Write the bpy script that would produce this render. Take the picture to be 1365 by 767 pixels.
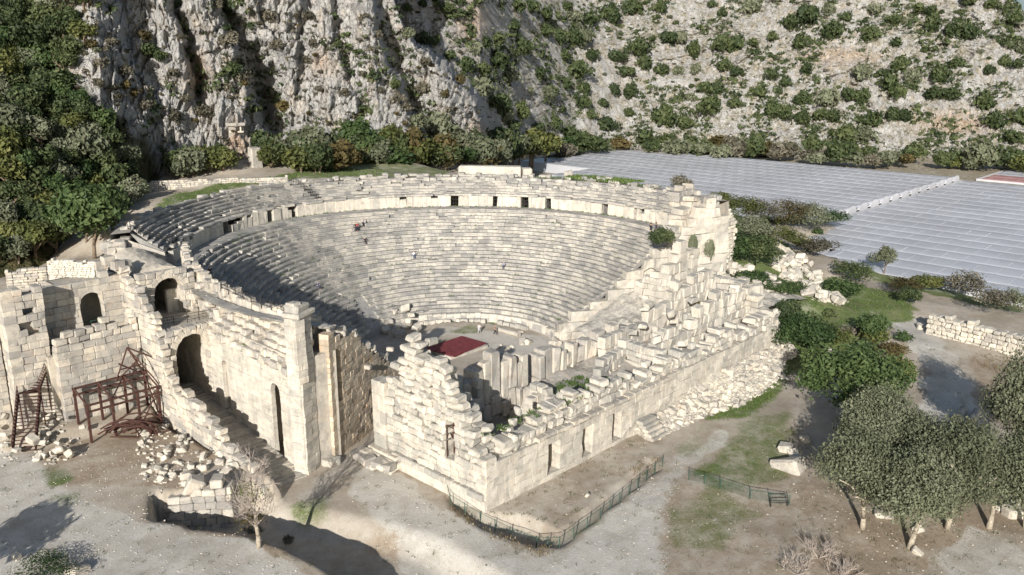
import bpy, math, random
import numpy as np
from mathutils import Vector, Matrix
random.seed(7); RNG = np.random.default_rng(11)
R = math.radians
for o in list(bpy.data.objects): bpy.data.objects.remove(o)
scene = bpy.context.scene; COL = scene.collection

# ------------------------------------------------------------------ camera, sky, sun, exposure
# world frame: origin = centre of the orchestra, X along the stage building, Y along the axis of the auditorium
CAMP = np.array([-87.33, -96.09, 46.0]); PITCH = R(15.2); FPX = 1146.0; CX, CY = 682.5, 383.5
HEAD = np.array([math.cos(R(44)), math.sin(R(44))]); RIGHT = np.array([math.sin(R(44)), -math.cos(R(44))])
cam = bpy.data.cameras.new('camera'); camo = bpy.data.objects.new('camera', cam); COL.objects.link(camo)
camo.location = CAMP; camo.rotation_euler = (R(90) - PITCH, 0, R(-46))
cam.sensor_width = 36; cam.lens = 36 * FPX / 1365; cam.clip_start = 1; cam.clip_end = 6000
scene.camera = camo
SUN_EL = R(20.5); SUN_TO = np.array([0.848, 0.530])          # horizontal direction the light travels
world = bpy.data.worlds.new('World'); scene.world = world; world.use_nodes = True
wn = world.node_tree.nodes; wl = world.node_tree.links
sky = wn.new('ShaderNodeTexSky'); sky.sky_type = 'NISHITA'; sky.sun_disc = False
sky.sun_elevation = SUN_EL; sky.sun_rotation = math.atan2(-SUN_TO[0], -SUN_TO[1]); sky.air_density = 1.0; sky.dust_density = 1.0
wl.new(sky.outputs[0], wn['Background'].inputs[0]); wn['Background'].inputs[1].default_value = 0.08
sl = bpy.data.lights.new('sun', 'SUN'); sl.energy = 4.9; sl.angle = R(0.5); sl.color = (1.0, 0.96, 0.905)
so = bpy.data.objects.new('sun', sl); COL.objects.link(so)
sd = Vector((SUN_TO[0] * math.cos(SUN_EL), SUN_TO[1] * math.cos(SUN_EL), -math.sin(SUN_EL)))
so.rotation_euler = sd.to_track_quat('-Z', 'Y').to_euler(); so.location = (-200, -150, 120)
vs = scene.view_settings; vs.view_transform = 'Standard'; vs.look = 'None'; vs.gamma = 1; vs.use_curve_mapping = False
vs.exposure = 0.57
scene.render.engine = 'CYCLES'; scene.cycles.max_bounces = 5; scene.cycles.transparent_max_bounces = 12

# ------------------------------------------------------------------ helpers
def at(px, py, z):
    """ground point (x, y) seen at a picture point of the 1365 x 767 photograph when its height is z"""
    a = (px - CX) / FPX; b = (py - CY) / FPX
    d = HEAD * (math.cos(PITCH) - b * math.sin(PITCH)) + RIGHT * a
    t = (z - CAMP[2]) / (-math.sin(PITCH) - b * math.cos(PITCH))
    return CAMP[:2] + d * t
def proj(P):
    P = np.asarray(P, float); q = P[..., :2] - CAMP[:2]; Z = P[..., 2] - CAMP[2]
    Y = q @ HEAD; X = q @ RIGHT
    d = Y * math.cos(PITCH) - Z * math.sin(PITCH); v = -(Y * math.sin(PITCH) + Z * math.cos(PITCH))
    return CX + FPX * X / d, CY + FPX * v / d, d
def tag(o, label=None, cat=None, group=None, kind=None):
    if label: o['label'] = label
    if cat: o['category'] = cat
    if group: o['group'] = group
    if kind: o['kind'] = kind
    return o
def thing(name, label, cat, loc=(0, 0, 0), group=None, rz=0.0):
    o = bpy.data.objects.new(name, None); COL.objects.link(o); o.location = loc; o.rotation_euler = (0, 0, rz)
    o.empty_display_size = .2
    return tag(o, label, cat, group)
def link(name, me, parent=None, loc=None, rz=0.0):
    o = bpy.data.objects.new(name, me); COL.objects.link(o)
    if parent is not None: o.parent = parent
    if loc is not None: o.location = loc
    o.rotation_euler = (0, 0, rz)
    return o
def copy_tree(o, parent=None):
    c = o.copy(); COL.objects.link(c)
    if parent is not None: c.parent = parent
    for ch in list(o.children): copy_tree(ch, c)
    return c

# chamfered block template
_T = []; _idx = {}
for ax in range(3):
    for sx in (-1, 1):
        for sy in (-1, 1):
            for sz in (-1, 1):
                _idx[(ax, sx, sy, sz)] = len(_T); _T.append((ax, sx, sy, sz))
TS = np.array([t[1:] for t in _T], float)
TC = np.array([[0 if a == t[0] else 1 for a in range(3)] for t in _T], float) * TS
TK = np.array([(t[1] + 1) // 2 * 4 + (t[2] + 1) // 2 * 2 + (t[3] + 1) // 2 for t in _T])
_F = []
def _of(vs_):
    p = np.array([TS[v] - .2 * TC[v] for v in vs_]); c = p.mean(0); n = np.cross(p[1] - p[0], p[2] - p[0])
    return list(vs_) if n @ c > 0 else list(vs_)[::-1]
for ax in range(3):
    o1, o2 = [a for a in range(3) if a != ax]
    for s in (-1, 1):
        q = []
        for a, b in ((-1, -1), (1, -1), (1, 1), (-1, 1)):
            k = [0, 0, 0]; k[ax] = s; k[o1] = a; k[o2] = b; q.append(_idx[(ax, *k)])
        _F.append(_of(q))
    for a in (-1, 1):
        for b in (-1, 1):
            q = []
            for s, axn in ((-1, o1), (1, o1), (1, o2), (-1, o2)):
                k = [0, 0, 0]; k[ax] = s; k[o1] = a; k[o2] = b; q.append(_idx[(axn, *k)])
            _F.append(_of(q))
for sx in (-1, 1):
    for sy in (-1, 1):
        for sz in (-1, 1): _F.append(_of([_idx[(a, sx, sy, sz)] for a in range(3)]))
class MB:
    def __init__(s): s.v = []; s.f = []; s.t = []; s.n = 0
    def add(s, verts, faces, tint=.5):
        verts = np.asarray(verts, float).reshape(-1, 3); n = s.n
        s.v.append(verts); s.n += len(verts)
        s.f.extend([[i + n for i in f] for f in faces])
        s.t.extend(tint if hasattr(tint, '__len__') else [tint] * len(faces))
    def block(s, c, half, rot=0.0, ch=.06, jit=.03, tint=None, M=None):
        half = np.asarray(half, float); ch = min(ch, .45 * half.min())
        J = RNG.uniform(-jit, jit, (8, 3))
        V = TS * half - TC * ch + J[TK]
        if M is not None: V = V @ np.array(M).T
        else:
            cr, sr = math.cos(rot), math.sin(rot)
            V = np.stack([V[:, 0] * cr - V[:, 1] * sr, V[:, 0] * sr + V[:, 1] * cr, V[:, 2]], 1)
        s.add(V + np.asarray(c), _F, RNG.uniform(0, 1) if tint is None else tint)
    def box(s, lo, hi, tint=.5):
        x0, y0, z0 = lo; x1, y1, z1 = hi
        s.add([(x0, y0, z0), (x1, y0, z0), (x1, y1, z0), (x0, y1, z0), (x0, y0, z1), (x1, y0, z1), (x1, y1, z1), (x0, y1, z1)],
              [(3, 2, 1, 0), (4, 5, 6, 7), (0, 1, 5, 4), (1, 2, 6, 5), (2, 3, 7, 6), (3, 0, 4, 7)], tint)
    def tube(s, a, b, r, n=6, r2=None, tint=.5, cap=True):
        a = Vector(a); b = Vector(b); r2 = r if r2 is None else r2
        q = (b - a).to_track_quat('Z', 'Y'); V = []
        for p, rr in ((a, r), (b, r2)):
            for k in range(n): V.append(p + q @ Vector((rr * math.cos(2 * math.pi * k / n), rr * math.sin(2 * math.pi * k / n), 0)))
        F = [(k, (k + 1) % n, n + (k + 1) % n, n + k) for k in range(n)]
        if cap: F += [tuple(range(n - 1, -1, -1)), tuple(range(n, 2 * n))]
        s.add([tuple(p) for p in V], F, tint)
    def path(s, pts, r, n=6, tint=.5):
        for i in range(len(pts) - 1): s.tube(pts[i], pts[i + 1], r if not hasattr(r, '__len__') else r[i], n, None if not hasattr(r, '__len__') else r[i + 1], tint)
    def mesh(s, name, mat, smooth=False):
        me = bpy.data.meshes.new(name)
        V = np.concatenate(s.v) if s.v else np.zeros((0, 3))
        me.from_pydata(V.tolist(), [], s.f)
        a = me.attributes.new('tint', 'FLOAT', 'FACE'); a.data.foreach_set('value', np.asarray(s.t, 'f'))
        me.materials.append(mat)
        if smooth: me.polygons.foreach_set('use_smooth', np.ones(len(me.polygons), bool))
        me.update(); return me
    def erode(s, amp=.12, sc=.45):
        V = np.concatenate(s.v); x, y, z = V[:, 0] * sc, V[:, 1] * sc, V[:, 2] * sc
        V = V + amp * np.stack([fbm(x, y, z + 11, 3), fbm(x + 31, y, z, 3), .8 * fbm(x, y + 57, z, 3)], 1); s.v = [V]; return s
    def obj(s, name, mat, parent=None, smooth=False): return link(name, s.mesh(name, mat, smooth), parent)

# gradient noise
_P = np.arange(256); np.random.default_rng(3).shuffle(_P); _P = np.concatenate([_P, _P, _P])
_G = np.random.default_rng(4).normal(size=(256, 3)); _G /= np.linalg.norm(_G, axis=1)[:, None]
def noise(x, y, z):
    x, y, z = np.broadcast_arrays(np.asarray(x, float), np.asarray(y, float), np.asarray(z, float))
    xi, yi, zi = (np.floor(a).astype(int) for a in (x, y, z)); xf, yf, zf = x - xi, y - yi, z - zi
    xi &= 255; yi &= 255; zi &= 255
    fd = lambda t: t * t * t * (t * (t * 6 - 15) + 10)
    u, v, w = fd(xf), fd(yf), fd(zf); out = 0
    for dx in (0, 1):
        for dy in (0, 1):
            for dz in (0, 1):
                g = _G[_P[_P[_P[xi + dx] + yi + dy] + zi + dz] & 255]
                d = g[..., 0] * (xf - dx) + g[..., 1] * (yf - dy) + g[..., 2] * (zf - dz)
                out = out + d * (u if dx else 1 - u) * (v if dy else 1 - v) * (w if dz else 1 - w)
    return out * 1.6
def fbm(x, y, z, o=4):
    s = 0; a = 1.0
    for k in range(o): s = s + a * noise(x * 2 ** k + 7.3 * k, y * 2 ** k + 1.7 * k, z * 2 ** k + 3.1 * k); a *= .5
    return s
def ridged(x, y, z, o=4):
    s = 0; a = 1.0
    for k in range(o): s = s + a * (1 - 2 * np.abs(noise(x * 2 ** k + 5.1 * k, y * 2 ** k, z * 2 ** k + 9.7 * k))); a *= .5
    return s

# ------------------------------------------------------------------ materials
class NT:
    def __init__(s, name):
        s.m = bpy.data.materials.new(name); s.m.use_nodes = True; s.t = s.m.node_tree; s.b = s.t.nodes['Principled BSDF']
        s.out = s.t.nodes['Material Output']
    def n(s, typ, **kw):
        nd = s.t.nodes.new(typ)
        for k, v in kw.items():
            if k.startswith('i_'):
                key = k[2:]; key = int(key) if key.isdigit() else key.replace('_', ' ')
                nd.inputs[key].default_value = v
            else: setattr(nd, k, v)
        return nd
    def l(s, a, b): s.t.links.new(a, b)
    def noise(s, scale, detail=4, rough=.6, vec=None):
        nd = s.n('ShaderNodeTexNoise', i_Scale=scale, i_Detail=detail, i_Roughness=rough)
        s.l(vec if vec is not None else s.geo().outputs['Position'], nd.inputs['Vector']); return nd.outputs['Fac']
    def geo(s):
        if not hasattr(s, 'g'): s.g = s.n('ShaderNodeNewGeometry')
        return s.g
    def ramp(s, fac, stops):
        nd = s.n('ShaderNodeValToRGB'); e = nd.color_ramp.elements
        while len(e) < len(stops): e.new(.5)
        for k, (p, c) in enumerate(stops):
            e[k].position = p; e[k].color = (*c, 1) if len(c) == 3 else c
        s.l(fac, nd.inputs[0]); return nd.outputs[0]
    def fr(s, fac, a, b):
        nd = s.n('ShaderNodeMapRange', i_1=a, i_2=b); s.l(fac, nd.inputs[0]); return nd.outputs[0]
    def mix(s, fac, a, b, typ='MIX'):
        nd = s.n('ShaderNodeMix', data_type='RGBA', blend_type=typ)
        for v, k in ((fac, 0), (a, 6), (b, 7)):
            if hasattr(v, 'is_linked') or hasattr(v, 'links'): s.l(v, nd.inputs[k])
            else: nd.inputs[k].default_value = v if k == 0 else (*v, 1)
        return nd.outputs[2]
    def math(s, op, a, b=0.0):
        nd = s.n('ShaderNodeMath', operation=op)
        for v, k in ((a, 0), (b, 1)):
            if hasattr(v, 'links'): s.l(v, nd.inputs[k])
            else: nd.inputs[k].default_value = v
        return nd.outputs[0]
    def attr(s, name):
        nd = s.n('ShaderNodeAttribute', attribute_name=name); return nd
    def bump(s, h, strength, dist=.1):
        nd = s.n('ShaderNodeBump', i_Strength=strength, i_Distance=dist); s.l(h, nd.inputs['Height']); s.l(nd.outputs[0], s.b.inputs['Normal'])
    def done(s, col, rough=.9, spec=.2):
        if hasattr(col, 'links'): s.l(col, s.b.inputs['Base Color'])
        else: s.b.inputs['Base Color'].default_value = (*col, 1)
        if hasattr(rough, 'links'): s.l(rough, s.b.inputs['Roughness'])
        else: s.b.inputs['Roughness'].default_value = rough
        s.b.inputs['Specular IOR Level'].default_value = spec
        return s.m
def stone(name, grey, mid, cream, ochre, lichen=.7, stain=.4, shift=0.0, streak=.5):
    t = NT(name); f = t.attr('tint').outputs['Fac']
    n1 = t.noise(.35, 3); n2 = t.noise(2.3, 5, .65); n3 = t.noise(9, 4, .7)
    f = t.math('ADD', f, t.math('MULTIPLY', t.math('SUBTRACT', n1, .5), 1.6))
    f = t.math('ADD', f, shift)
    c = t.ramp(f, [(.1, grey), (.5, mid), (.95, cream)])
    oc = t.fr(t.noise(.9, 4, .6), .54, .70)
    c = t.mix(t.math('MULTIPLY', oc, stain), c, ochre)
    nz = t.n('ShaderNodeSeparateXYZ'); t.l(t.geo().outputs['True Normal'], nz.inputs[0])
    up = t.math('MULTIPLY', t.fr(nz.outputs[2], .3, .8), t.fr(n2, .36, .62))
    c = t.mix(t.math('MULTIPLY', up, lichen), c, tuple(.72 * g for g in grey))
    sp = t.fr(n3, .52, .78)
    c = t.mix(t.math('MULTIPLY', sp, .45), c, tuple(.45 * g for g in grey))
    st = t.fr(t.noise(.75, 6, .72), .53, .66)
    c = t.mix(t.math('MULTIPLY', st, .5), c, tuple(.62 * g for g in grey))
    pa = t.fr(t.noise(.28, 6, .75), .50, .60); c = t.mix(t.math('MULTIPLY', pa, .42), c, tuple(.70 * g for g in grey))
    bk = t.fr(t.noise(1.7, 6, .8), .58, .66); c = t.mix(t.math('MULTIPLY', bk, .5), c, tuple(.33 * g for g in grey))
    mp = t.n('ShaderNodeMapping'); mp.inputs['Scale'].default_value = (1.6, 1.6, .22); t.l(t.geo().outputs['Position'], mp.inputs[0])
    sk = t.math('MULTIPLY', t.fr(t.noise(1.0, 5, .65, mp.outputs[0]), .50, .68), t.fr(n1, .35, .6))
    c = t.mix(t.math('MULTIPLY', sk, streak), c, tuple(.6 * g for g in grey))
    t.bump(t.math('ADD', n3, n2), .55, .08)
    return t.done(c, .92, .15)
M = {}
M['seat'] = stone('weathered_seat_limestone', (.25, .243, .228), (.39, .368, .33), (.50, .465, .40), (.46, .37, .27), .45, .25)
M['cream'] = stone('cream_limestone', (.34, .325, .29), (.49, .452, .385), (.575, .525, .44), (.52, .41, .29), .75, .35, .02)
M['greywall'] = stone('grey_limestone', (.32, .30, .27), (.47, .43, .365), (.58, .52, .42), (.55, .40, .27), .7, .4)
M['ochre'] = stone('ochre_limestone', (.37, .31, .235), (.53, .435, .32), (.60, .51, .39), (.50, .31, .16), .5, .65)
M['rubble'] = stone('rubble_limestone', (.36, .335, .29), (.50, .46, .385), (.61, .555, .46), (.48, .38, .27), .25, .25, 0)
def plain(name, col, rough=.6, metal=0, var=.25, scale=3):
    t = NT(name); n = t.noise(scale, 4)
    c = t.mix(t.fr(n, .3, .7), tuple(x * (1 - var) for x in col), tuple(x * (1 + var) for x in col))
    t.b.inputs['Metallic'].default_value = metal
    return t.done(c, rough, .3)
M['rust'] = plain('rusty_steel', (.062, .028, .021), .85, 0, .5, 4)
M['iron'] = plain('dark_iron', (.035, .032, .03), .6, .3)
M['fence'] = plain('green_fence_steel', (.03, .07, .05), .6)
M['wood'] = plain('bark', (.16, .12, .085), .95, 0, .5, 5)
M['olivebark'] = plain('olive_bark', (.30, .26, .20), .95, 0, .4, 5)
M['twig'] = plain('bare_twigs', (.33, .28, .24), .95, 0, .3, 5)
M['white'] = stone('old_plaster', (.45, .42, .36), (.58, .54, .45), (.66, .61, .51), (.5, .4, .28), .2, .3)
M['red'] = plain('dark_red_carpet', (.15, .028, .032), .85, 0, .45, 2.5)
M['mortar'] = stone('vault_mortar', (.36, .33, .28), (.50, .45, .37), (.56, .50, .40), (.5, .4, .28), .3, .3)
def leafmat(name, dark, mid, light, trans=.22):
    t = NT(name); f = t.attr('tint').outputs['Fac']
    oi = t.n('ShaderNodeObjectInfo')
    f = t.math('ADD', f, t.math('MULTIPLY', t.math('SUBTRACT', oi.outputs['Random'], .5), .5))
    c = t.ramp(f, [(.05, dark), (.5, mid), (.95, light)])
    t.done(c, .6, .25)
    tr = t.n('ShaderNodeBsdfTranslucent'); t.l(c, tr.inputs[0])
    mx = t.n('ShaderNodeMixShader'); mx.inputs[0].default_value = trans
    t.l(t.b.outputs[0], mx.inputs[1]); t.l(tr.outputs[0], mx.inputs[2]); t.l(mx.outputs[0], t.out.inputs[0]); return t.m
M['leaf'] = leafmat('dark_evergreen_leaves', (.026, .040, .016), (.055, .076, .029), (.105, .125, .05))
M['leafbright'] = leafmat('bright_green_leaves', (.024, .046, .014), (.048, .08, .026), (.088, .122, .042))
M['leafolive'] = leafmat('olive_leaves', (.085, .096, .055), (.135, .148, .088), (.195, .205, .135))
M['leafbrown'] = leafmat('autumn_leaves', (.045, .038, .015), (.09, .072, .027), (.14, .108, .042))
M['leafyellow'] = leafmat('yellow_green_leaves', (.05, .06, .018), (.095, .108, .032), (.155, .16, .05))
M['leafgrey'] = leafmat('grey_scrub', (.055, .052, .035), (.12, .11, .078), (.20, .18, .135))
M['grass'] = leafmat('grass_blades', (.045, .085, .018), (.085, .14, .032), (.15, .19, .06))
M['drygrass'] = leafmat('dry_grass', (.12, .09, .045), (.20, .155, .085), (.29, .23, .14))
# ------------------------------------------------------------------ the ground
def pts(L, z): return np.array([at(x, y, z) for x, y in L])
def sdist(poly, X, Y):
    """signed distance to a polygon, positive inside"""
    d2 = np.full(X.shape, 1e18); ins = np.zeros(X.shape, bool); n = len(poly)
    for i in range(n):
        a = poly[i]; b = poly[(i + 1) % n]; e = b - a
        t = np.clip(((X - a[0]) * e[0] + (Y - a[1]) * e[1]) / (e @ e + 1e-9), 0, 1)
        d2 = np.minimum(d2, (X - a[0] - t * e[0]) ** 2 + (Y - a[1] - t * e[1]) ** 2)
        c = (a[1] > Y) != (b[1] > Y)
        ins ^= c & (X < (b[0] - a[0]) * (Y - a[1]) / (b[1] - a[1] + 1e-12) + a[0])
    return np.where(ins, 1, -1) * np.sqrt(d2)
def sstep(x, a, b): t = np.clip((x - a) / (b - a), 0, 1); return t * t * (3 - 2 * t)
GC = []
for (px, py, z) in [(40, 620, 2.3), (150, 640, 2.3), (280, 720, 2.3), (100, 760, 2.3), (0, 700, 2.3), (-200, 700, 2.5), (-150, 560, 5),
                    (0, 590, 3), (55, 560, 4), (160, 585, 2.6), (-60, 470, 12), (-50, 380, 15), (30, 372, 15), (100, 350, 17),
                    (180, 300, 20), (220, 262, 21.2), (300, 240, 22), (400, 232, 22), (480, 228, 21.5), (560, 228, 20.5), (300, 215, 24), (400, 205, 24),
                    (500, 212, 22), (600, 218, 18),
                    (450, 640, 0), (560, 650, 0), (680, 750, 0), (800, 640, 0), (900, 600, 0), (1000, 520, 0), (980, 700, 0), (1080, 620, .3), (1100, 740, .5),
                    (1250, 720, .5), (1365, 700, .8), (1200, 540, 1), (1300, 560, 1.2), (1365, 500, 1.6), (1230, 440, 2), (1365, 430, 2),
                    (1060, 470, 1.5), (1110, 430, 3.2), (1060, 400, 5), (1020, 380, 6.5), (1080, 350, 5.5), (1150, 400, 3), (1200, 380, 2.2),
                    (1000, 320, 8.5), (1050, 300, 4), (960, 285, 9), (1180, 350, 1.2), (1300, 385, .8), (1365, 405, .8), (640, 640, 0), (760, 720, 0)]:
    GC.append((*at(px, py, z), z))
for (x, y, z) in [(-20, -60, 0), (10, -100, .5), (-40, -46, 0), (60, -100, 1), (110, -60, 0.3), (110, 10, 0.6), (110, 60, 2), (75, 30, 9), (62, 48, 15), (62, 12, 10), (62, -8, 9),
                  (95, 90, 8), (160, 0, 0), (160, 90, 1), (240, 60, 1), (150, 100, -.5), (165, 145, -.5), (200, 140, 0), (135, 70, -.3), (125, 35, -.3), (112, 60, 2.5), (240, 110, 0), (240, 150, .5), (110, -15, .3), (150, -40, 0), (88, 60, 6), (120, 100, 1.5), (100, 88, 6), (140, 120, 0), (200, -80, 0), (-80, -60, 2), (-110, -40, 3), (-80, 20, 8), (-45, 0, 1), (-43, -12, .6), (-43, 8, 4),
                  (0, 0, 0), (10, 0, 0), (-10, 5, 0), (0, 12, 0), (12, -12, 0), (-22, -12, 0), (-30, -16, 0), (-20, -20, 0), (0, -31, 0), (20, -31, 0), (0, -20, 0), (20, -20, 0), (300, 300, 8), (300, -300, 4), (-150, -300, 2)]:
    GC.append((x, y, z))
GC = np.array(GC)
PLATEAU = pts([(372, 640), (330, 640), (308, 665), (304, 688), (205, 688), (260, 700), (320, 706), (385, 728), (440, 757), (480, 800), (480, 1000), (-500, 1000), (-500, 640), (40, 598), (205, 560), (300, 570)], 2.3)
PIT = np.concatenate([pts([(480, 800), (440, 757), (385, 728), (320, 706), (262, 699), (198, 691)], 2.3), pts([(205, 690), (240, 690), (312, 684), (345, 668), (372, 676), (430, 684), (512, 700), (588, 722), (680, 772), (740, 810)], -.6)])
TR1 = pts([(745, 712), (868, 612), (882, 624), (748, 729), (715, 728)], 0)
TR2 = pts([(640, 684), (700, 688), (728, 700), (745, 713), (715, 729), (640, 702), (600, 676), (597, 655), (612, 664)], 0)
def ground_z(X, Y):
    X = np.asarray(X, float); Y = np.asarray(Y, float); sh = X.shape; x = X.ravel(); y = Y.ravel(); z = np.empty(x.shape)
    for i in range(0, len(x), 20000):
        d2 = (x[i:i + 20000, None] - GC[:, 0]) ** 2 + (y[i:i + 20000, None] - GC[:, 1]) ** 2
        w = 1 / (d2 + 6) ** 1.7; z[i:i + 20000] = (w * GC[:, 2]).sum(1) / w.sum(1)
    z = z.reshape(sh)
    r = np.hypot(X, Y)
    p = sdist(PLATEAU, X, Y); k = sstep(p, -.5, .5) * (X < -40)
    z = np.where(p > -.6, z * (1 - k) + 2.3 * k, z)
    near = (p <= .6) & (X > -56) & (X < -20) & (Y < -14) & (Y > -60)
    z = np.where(near, np.minimum(z, .0 + 2.3 * sstep(p, -.5, .5)), z)
    z = z + .10 * fbm(X * .15, Y * .15, 0 * X, 3) * np.clip((np.hypot(X, Y) - 15) / 5, .2, 1)
    pd = sdist(PIT, X, Y); mk = np.where(X > -46.5, sstep(pd, 0, 3.2), sstep(pd, 0, .7)); z = z * (1 - mk) - 1.7 * mk - .6 * sstep(sdist(TR1, X, Y), -.1, .25) - 1.4 * sstep(sdist(TR2, X, Y), -.1, .7)
    ang = np.degrees(np.arctan2(Y, X))
    inside = (r < 47.0) & (r > 15.5) & ((ang > -26) | (ang < -154))
    z = np.where(inside, np.minimum(z, 0), z)
    lc = (X > -47.0) & (X < -37) & (Y > -10) & (Y < 30)
    z = np.where(lc, np.minimum(z, 3.5), z)
    return z
def gz(x, y): return float(ground_z(np.array([x]), np.array([y]))[0])
def on(px, py, guess=0.0):
    """the ground point seen at a picture point"""
    z = guess
    for _ in range(12):
        p = at(px, py, z); z = .5 * z + .5 * gz(*p)
    p = at(px, py, z); return p[0], p[1], gz(*p)
fx = np.concatenate([-np.geomspace(1800, 116, 14), np.arange(-110, 112, .55), np.geomspace(116, 1800, 20)])
fy = np.concatenate([-np.geomspace(1800, 126, 14), np.arange(-120, 92, .55), np.geomspace(96, 1800, 18)])
GX, GY = np.meshgrid(fx, fy); GZ = ground_z(GX, GY)
ny, nx = GX.shape
me = bpy.data.meshes.new('ground')
ii = np.arange(ny * nx).reshape(ny, nx)
faces = np.stack([ii[:-1, :-1], ii[:-1, 1:], ii[1:, 1:], ii[1:, :-1]], -1).reshape(-1, 4)
def grid_mesh(me, V, faces, smooth=True):
    me.vertices.add(len(V)); me.vertices.foreach_set('co', np.asarray(V, 'f').ravel())
    me.loops.add(faces.size); me.loops.foreach_set('vertex_index', faces.ravel().astype('i'))
    me.polygons.add(len(faces)); me.polygons.foreach_set('loop_start', np.arange(0, faces.size, faces.shape[1], dtype='i'))
    me.update(calc_edges=True)
    if smooth: me.polygons.foreach_set('use_smooth', np.ones(len(faces), bool))
grid_mesh(me, np.stack([GX, GY, GZ], -1).reshape(-1, 3), faces)
def layer(polys, soft, zz=0):
    m = np.zeros(GX.shape)
    wob = 1.3 * fbm(GX * .22, GY * .22, 0 * GX + zz, 3)
    for L, z, k in polys:
        m = np.maximum(m, k * sstep(sdist(pts(L, z), GX, GY) + wob, -soft, soft))
    return m
pale = layer([([(-60, 600), (50, 602), (75, 650), (180, 690), (330, 715), (420, 745), (480, 800), (-60, 800)], 2.3, .8),
              ([(455, 645), (490, 618), (560, 645), (605, 690), (720, 738), (760, 735), (850, 660), (905, 610), (960, 575), (970, 588), (925, 620), (885, 680), (882, 790), (560, 790), (520, 712)], 0, .9),
              ([(395, 660), (440, 622), (505, 580), (520, 600), (455, 645), (420, 690)], 0, .55),
              ([(1176, 424), (1232, 434), (1275, 480), (1300, 520), (1310, 580), (1250, 600), (1215, 560), (1235, 500)], 1.5, 1),
              ([(1270, 690), (1310, 705), (1365, 735), (1400, 790), (1240, 790)], .6, .8),
              ([(540, 448), (600, 438), (740, 448), (780, 462), (700, 505), (620, 450)], 0, .7)], 1.0)
brown = layer([([(60, 598), (215, 555), (300, 590), (250, 650), (150, 650), (80, 640)], 2.3, 1),
               ([(195, 686), (262, 698), (320, 704), (385, 725), (440, 755), (480, 790), (455, 790), (380, 745), (320, 725), (250, 712)], 2.0, .9),
               ([(880, 655), (960, 600), (1060, 560), (1110, 650), (1080, 790), (870, 790)], 0, .5),
               ([(1070, 640), (1400, 620), (1400, 720), (1300, 705), (1230, 740), (1200, 790), (1080, 790)], .6, 1),
               ([(1290, 480), (1400, 500), (1400, 600), (1320, 560), (1300, 520)], 1.4, .8),
               ([(640, 690), (860, 565), (900, 580), (745, 715), (700, 730), (600, 680)], 0, .42),
               ([(440, 690), (525, 705), (530, 725), (480, 720)], 0, .8), ([(500, 600), (650, 655), (600, 680), (590, 660), (500, 625)], 0, .6)], .9, 5)
green = layer([([(920, 630), (945, 610), (1000, 560), (1050, 555), (1060, 600), (1040, 650), (940, 655)], 0, .62),
               ([(890, 680), (960, 655), (1010, 690), (960, 730), (900, 730)], 0, .5),
               ([(940, 560), (985, 530), (1035, 480), (1065, 465), (1060, 500), (1000, 555)], .2, .95),
               ([(1050, 400), (1110, 380), (1215, 390), (1215, 420), (1180, 430), (1150, 470), (1090, 500), (1040, 470)], 3, 1),
               ([(195, 275), (240, 255), (330, 243), (400, 233), (400, 240), (300, 252), (235, 275)], 21.5, .9),
               ([(400, 240), (500, 236), (600, 232), (600, 215), (400, 215)], 21.5, .7),
               ([(960, 275), (1010, 285), (1100, 300), (1110, 350), (1200, 380), (1365, 410), (1365, 390), (1120, 345), (1100, 280)], 3, .9),
               ([(960, 275), (1060, 330), (1110, 380), (1040, 400), (1010, 370), (950, 340)], 7, 1),
               ([(48, 628), (75, 622), (95, 640), (70, 645)], 2.3, .9), ([(75, 662), (100, 658), (108, 672), (80, 680)], 2.3, .8),
               ([(590, 448), (625, 435), (650, 437), (640, 445)], 0, .6), ([(560, 470), (610, 442), (600, 455), (575, 490)], 0, .8),
               ([(930, 632), (960, 616), (965, 630), (935, 648)], 0, 1), ([(380, 675), (430, 660), (440, 690), (390, 690)], 0, .6),
               ([(760, 705), (800, 690), (795, 697), (768, 712)], 0, .5), ([(900, 590), (930, 585), (930, 600), (900, 612)], 0, .5)], .8, 9)
far = np.clip((np.hypot(GX, GY) - 130) / 60, 0, 1); green = np.maximum(green, far * .3); brown = np.maximum(brown, far * .5)
gm = np.stack([pale, brown, green, np.ones_like(pale)], -1).reshape(-1, 4)
ca = me.attributes.new('cover', 'FLOAT_COLOR', 'POINT'); ca.data.foreach_set('color', gm.astype('f').ravel())
t = NT('ground_soil'); sp = t.n('ShaderNodeSeparateColor'); t.l(t.attr('cover').outputs['Color'], sp.inputs[0])
n1 = t.noise(.5, 5, .65); n2 = t.noise(4, 5, .7); n3 = t.noise(1.6, 4)
base = t.mix(t.fr(n1, .35, .65), (.40, .35, .285), (.31, .26, .20))
base = t.mix(t.fr(n2, .5, .75), base, (.46, .42, .35))
pal = t.mix(t.fr(n1, .35, .68), (.53, .505, .455), (.43, .395, .335)); pal = t.mix(t.math('MULTIPLY', t.fr(n2, .52, .7), .5), pal, (.28, .24, .185))
bro = t.mix(t.fr(n3, .35, .65), (.26, .20, .145), (.34, .275, .20)); bro = t.mix(t.math('MULTIPLY', t.fr(n2, .58, .72), .6), bro, (.45, .40, .31))
grn = t.mix(t.fr(n3, .3, .7), (.075, .125, .028), (.13, .155, .05)); grn = t.mix(t.fr(n2, .55, .75), grn, (.18, .16, .08))
def edge(ch, soft=.13):
    j = t.math('ADD', ch, t.math('MULTIPLY', t.math('SUBTRACT', t.math('ADD', t.math('MULTIPLY', n1, .5), t.math('MULTIPLY', n2, .5)), .5), 1.9))
    return t.fr(j, .5 - soft, .5 + soft)
c = t.mix(edge(sp.outputs[0]), base, pal); c = t.mix(edge(sp.outputs[1]), c, bro); c = t.mix(edge(sp.outputs[2], .3), c, grn)
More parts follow.
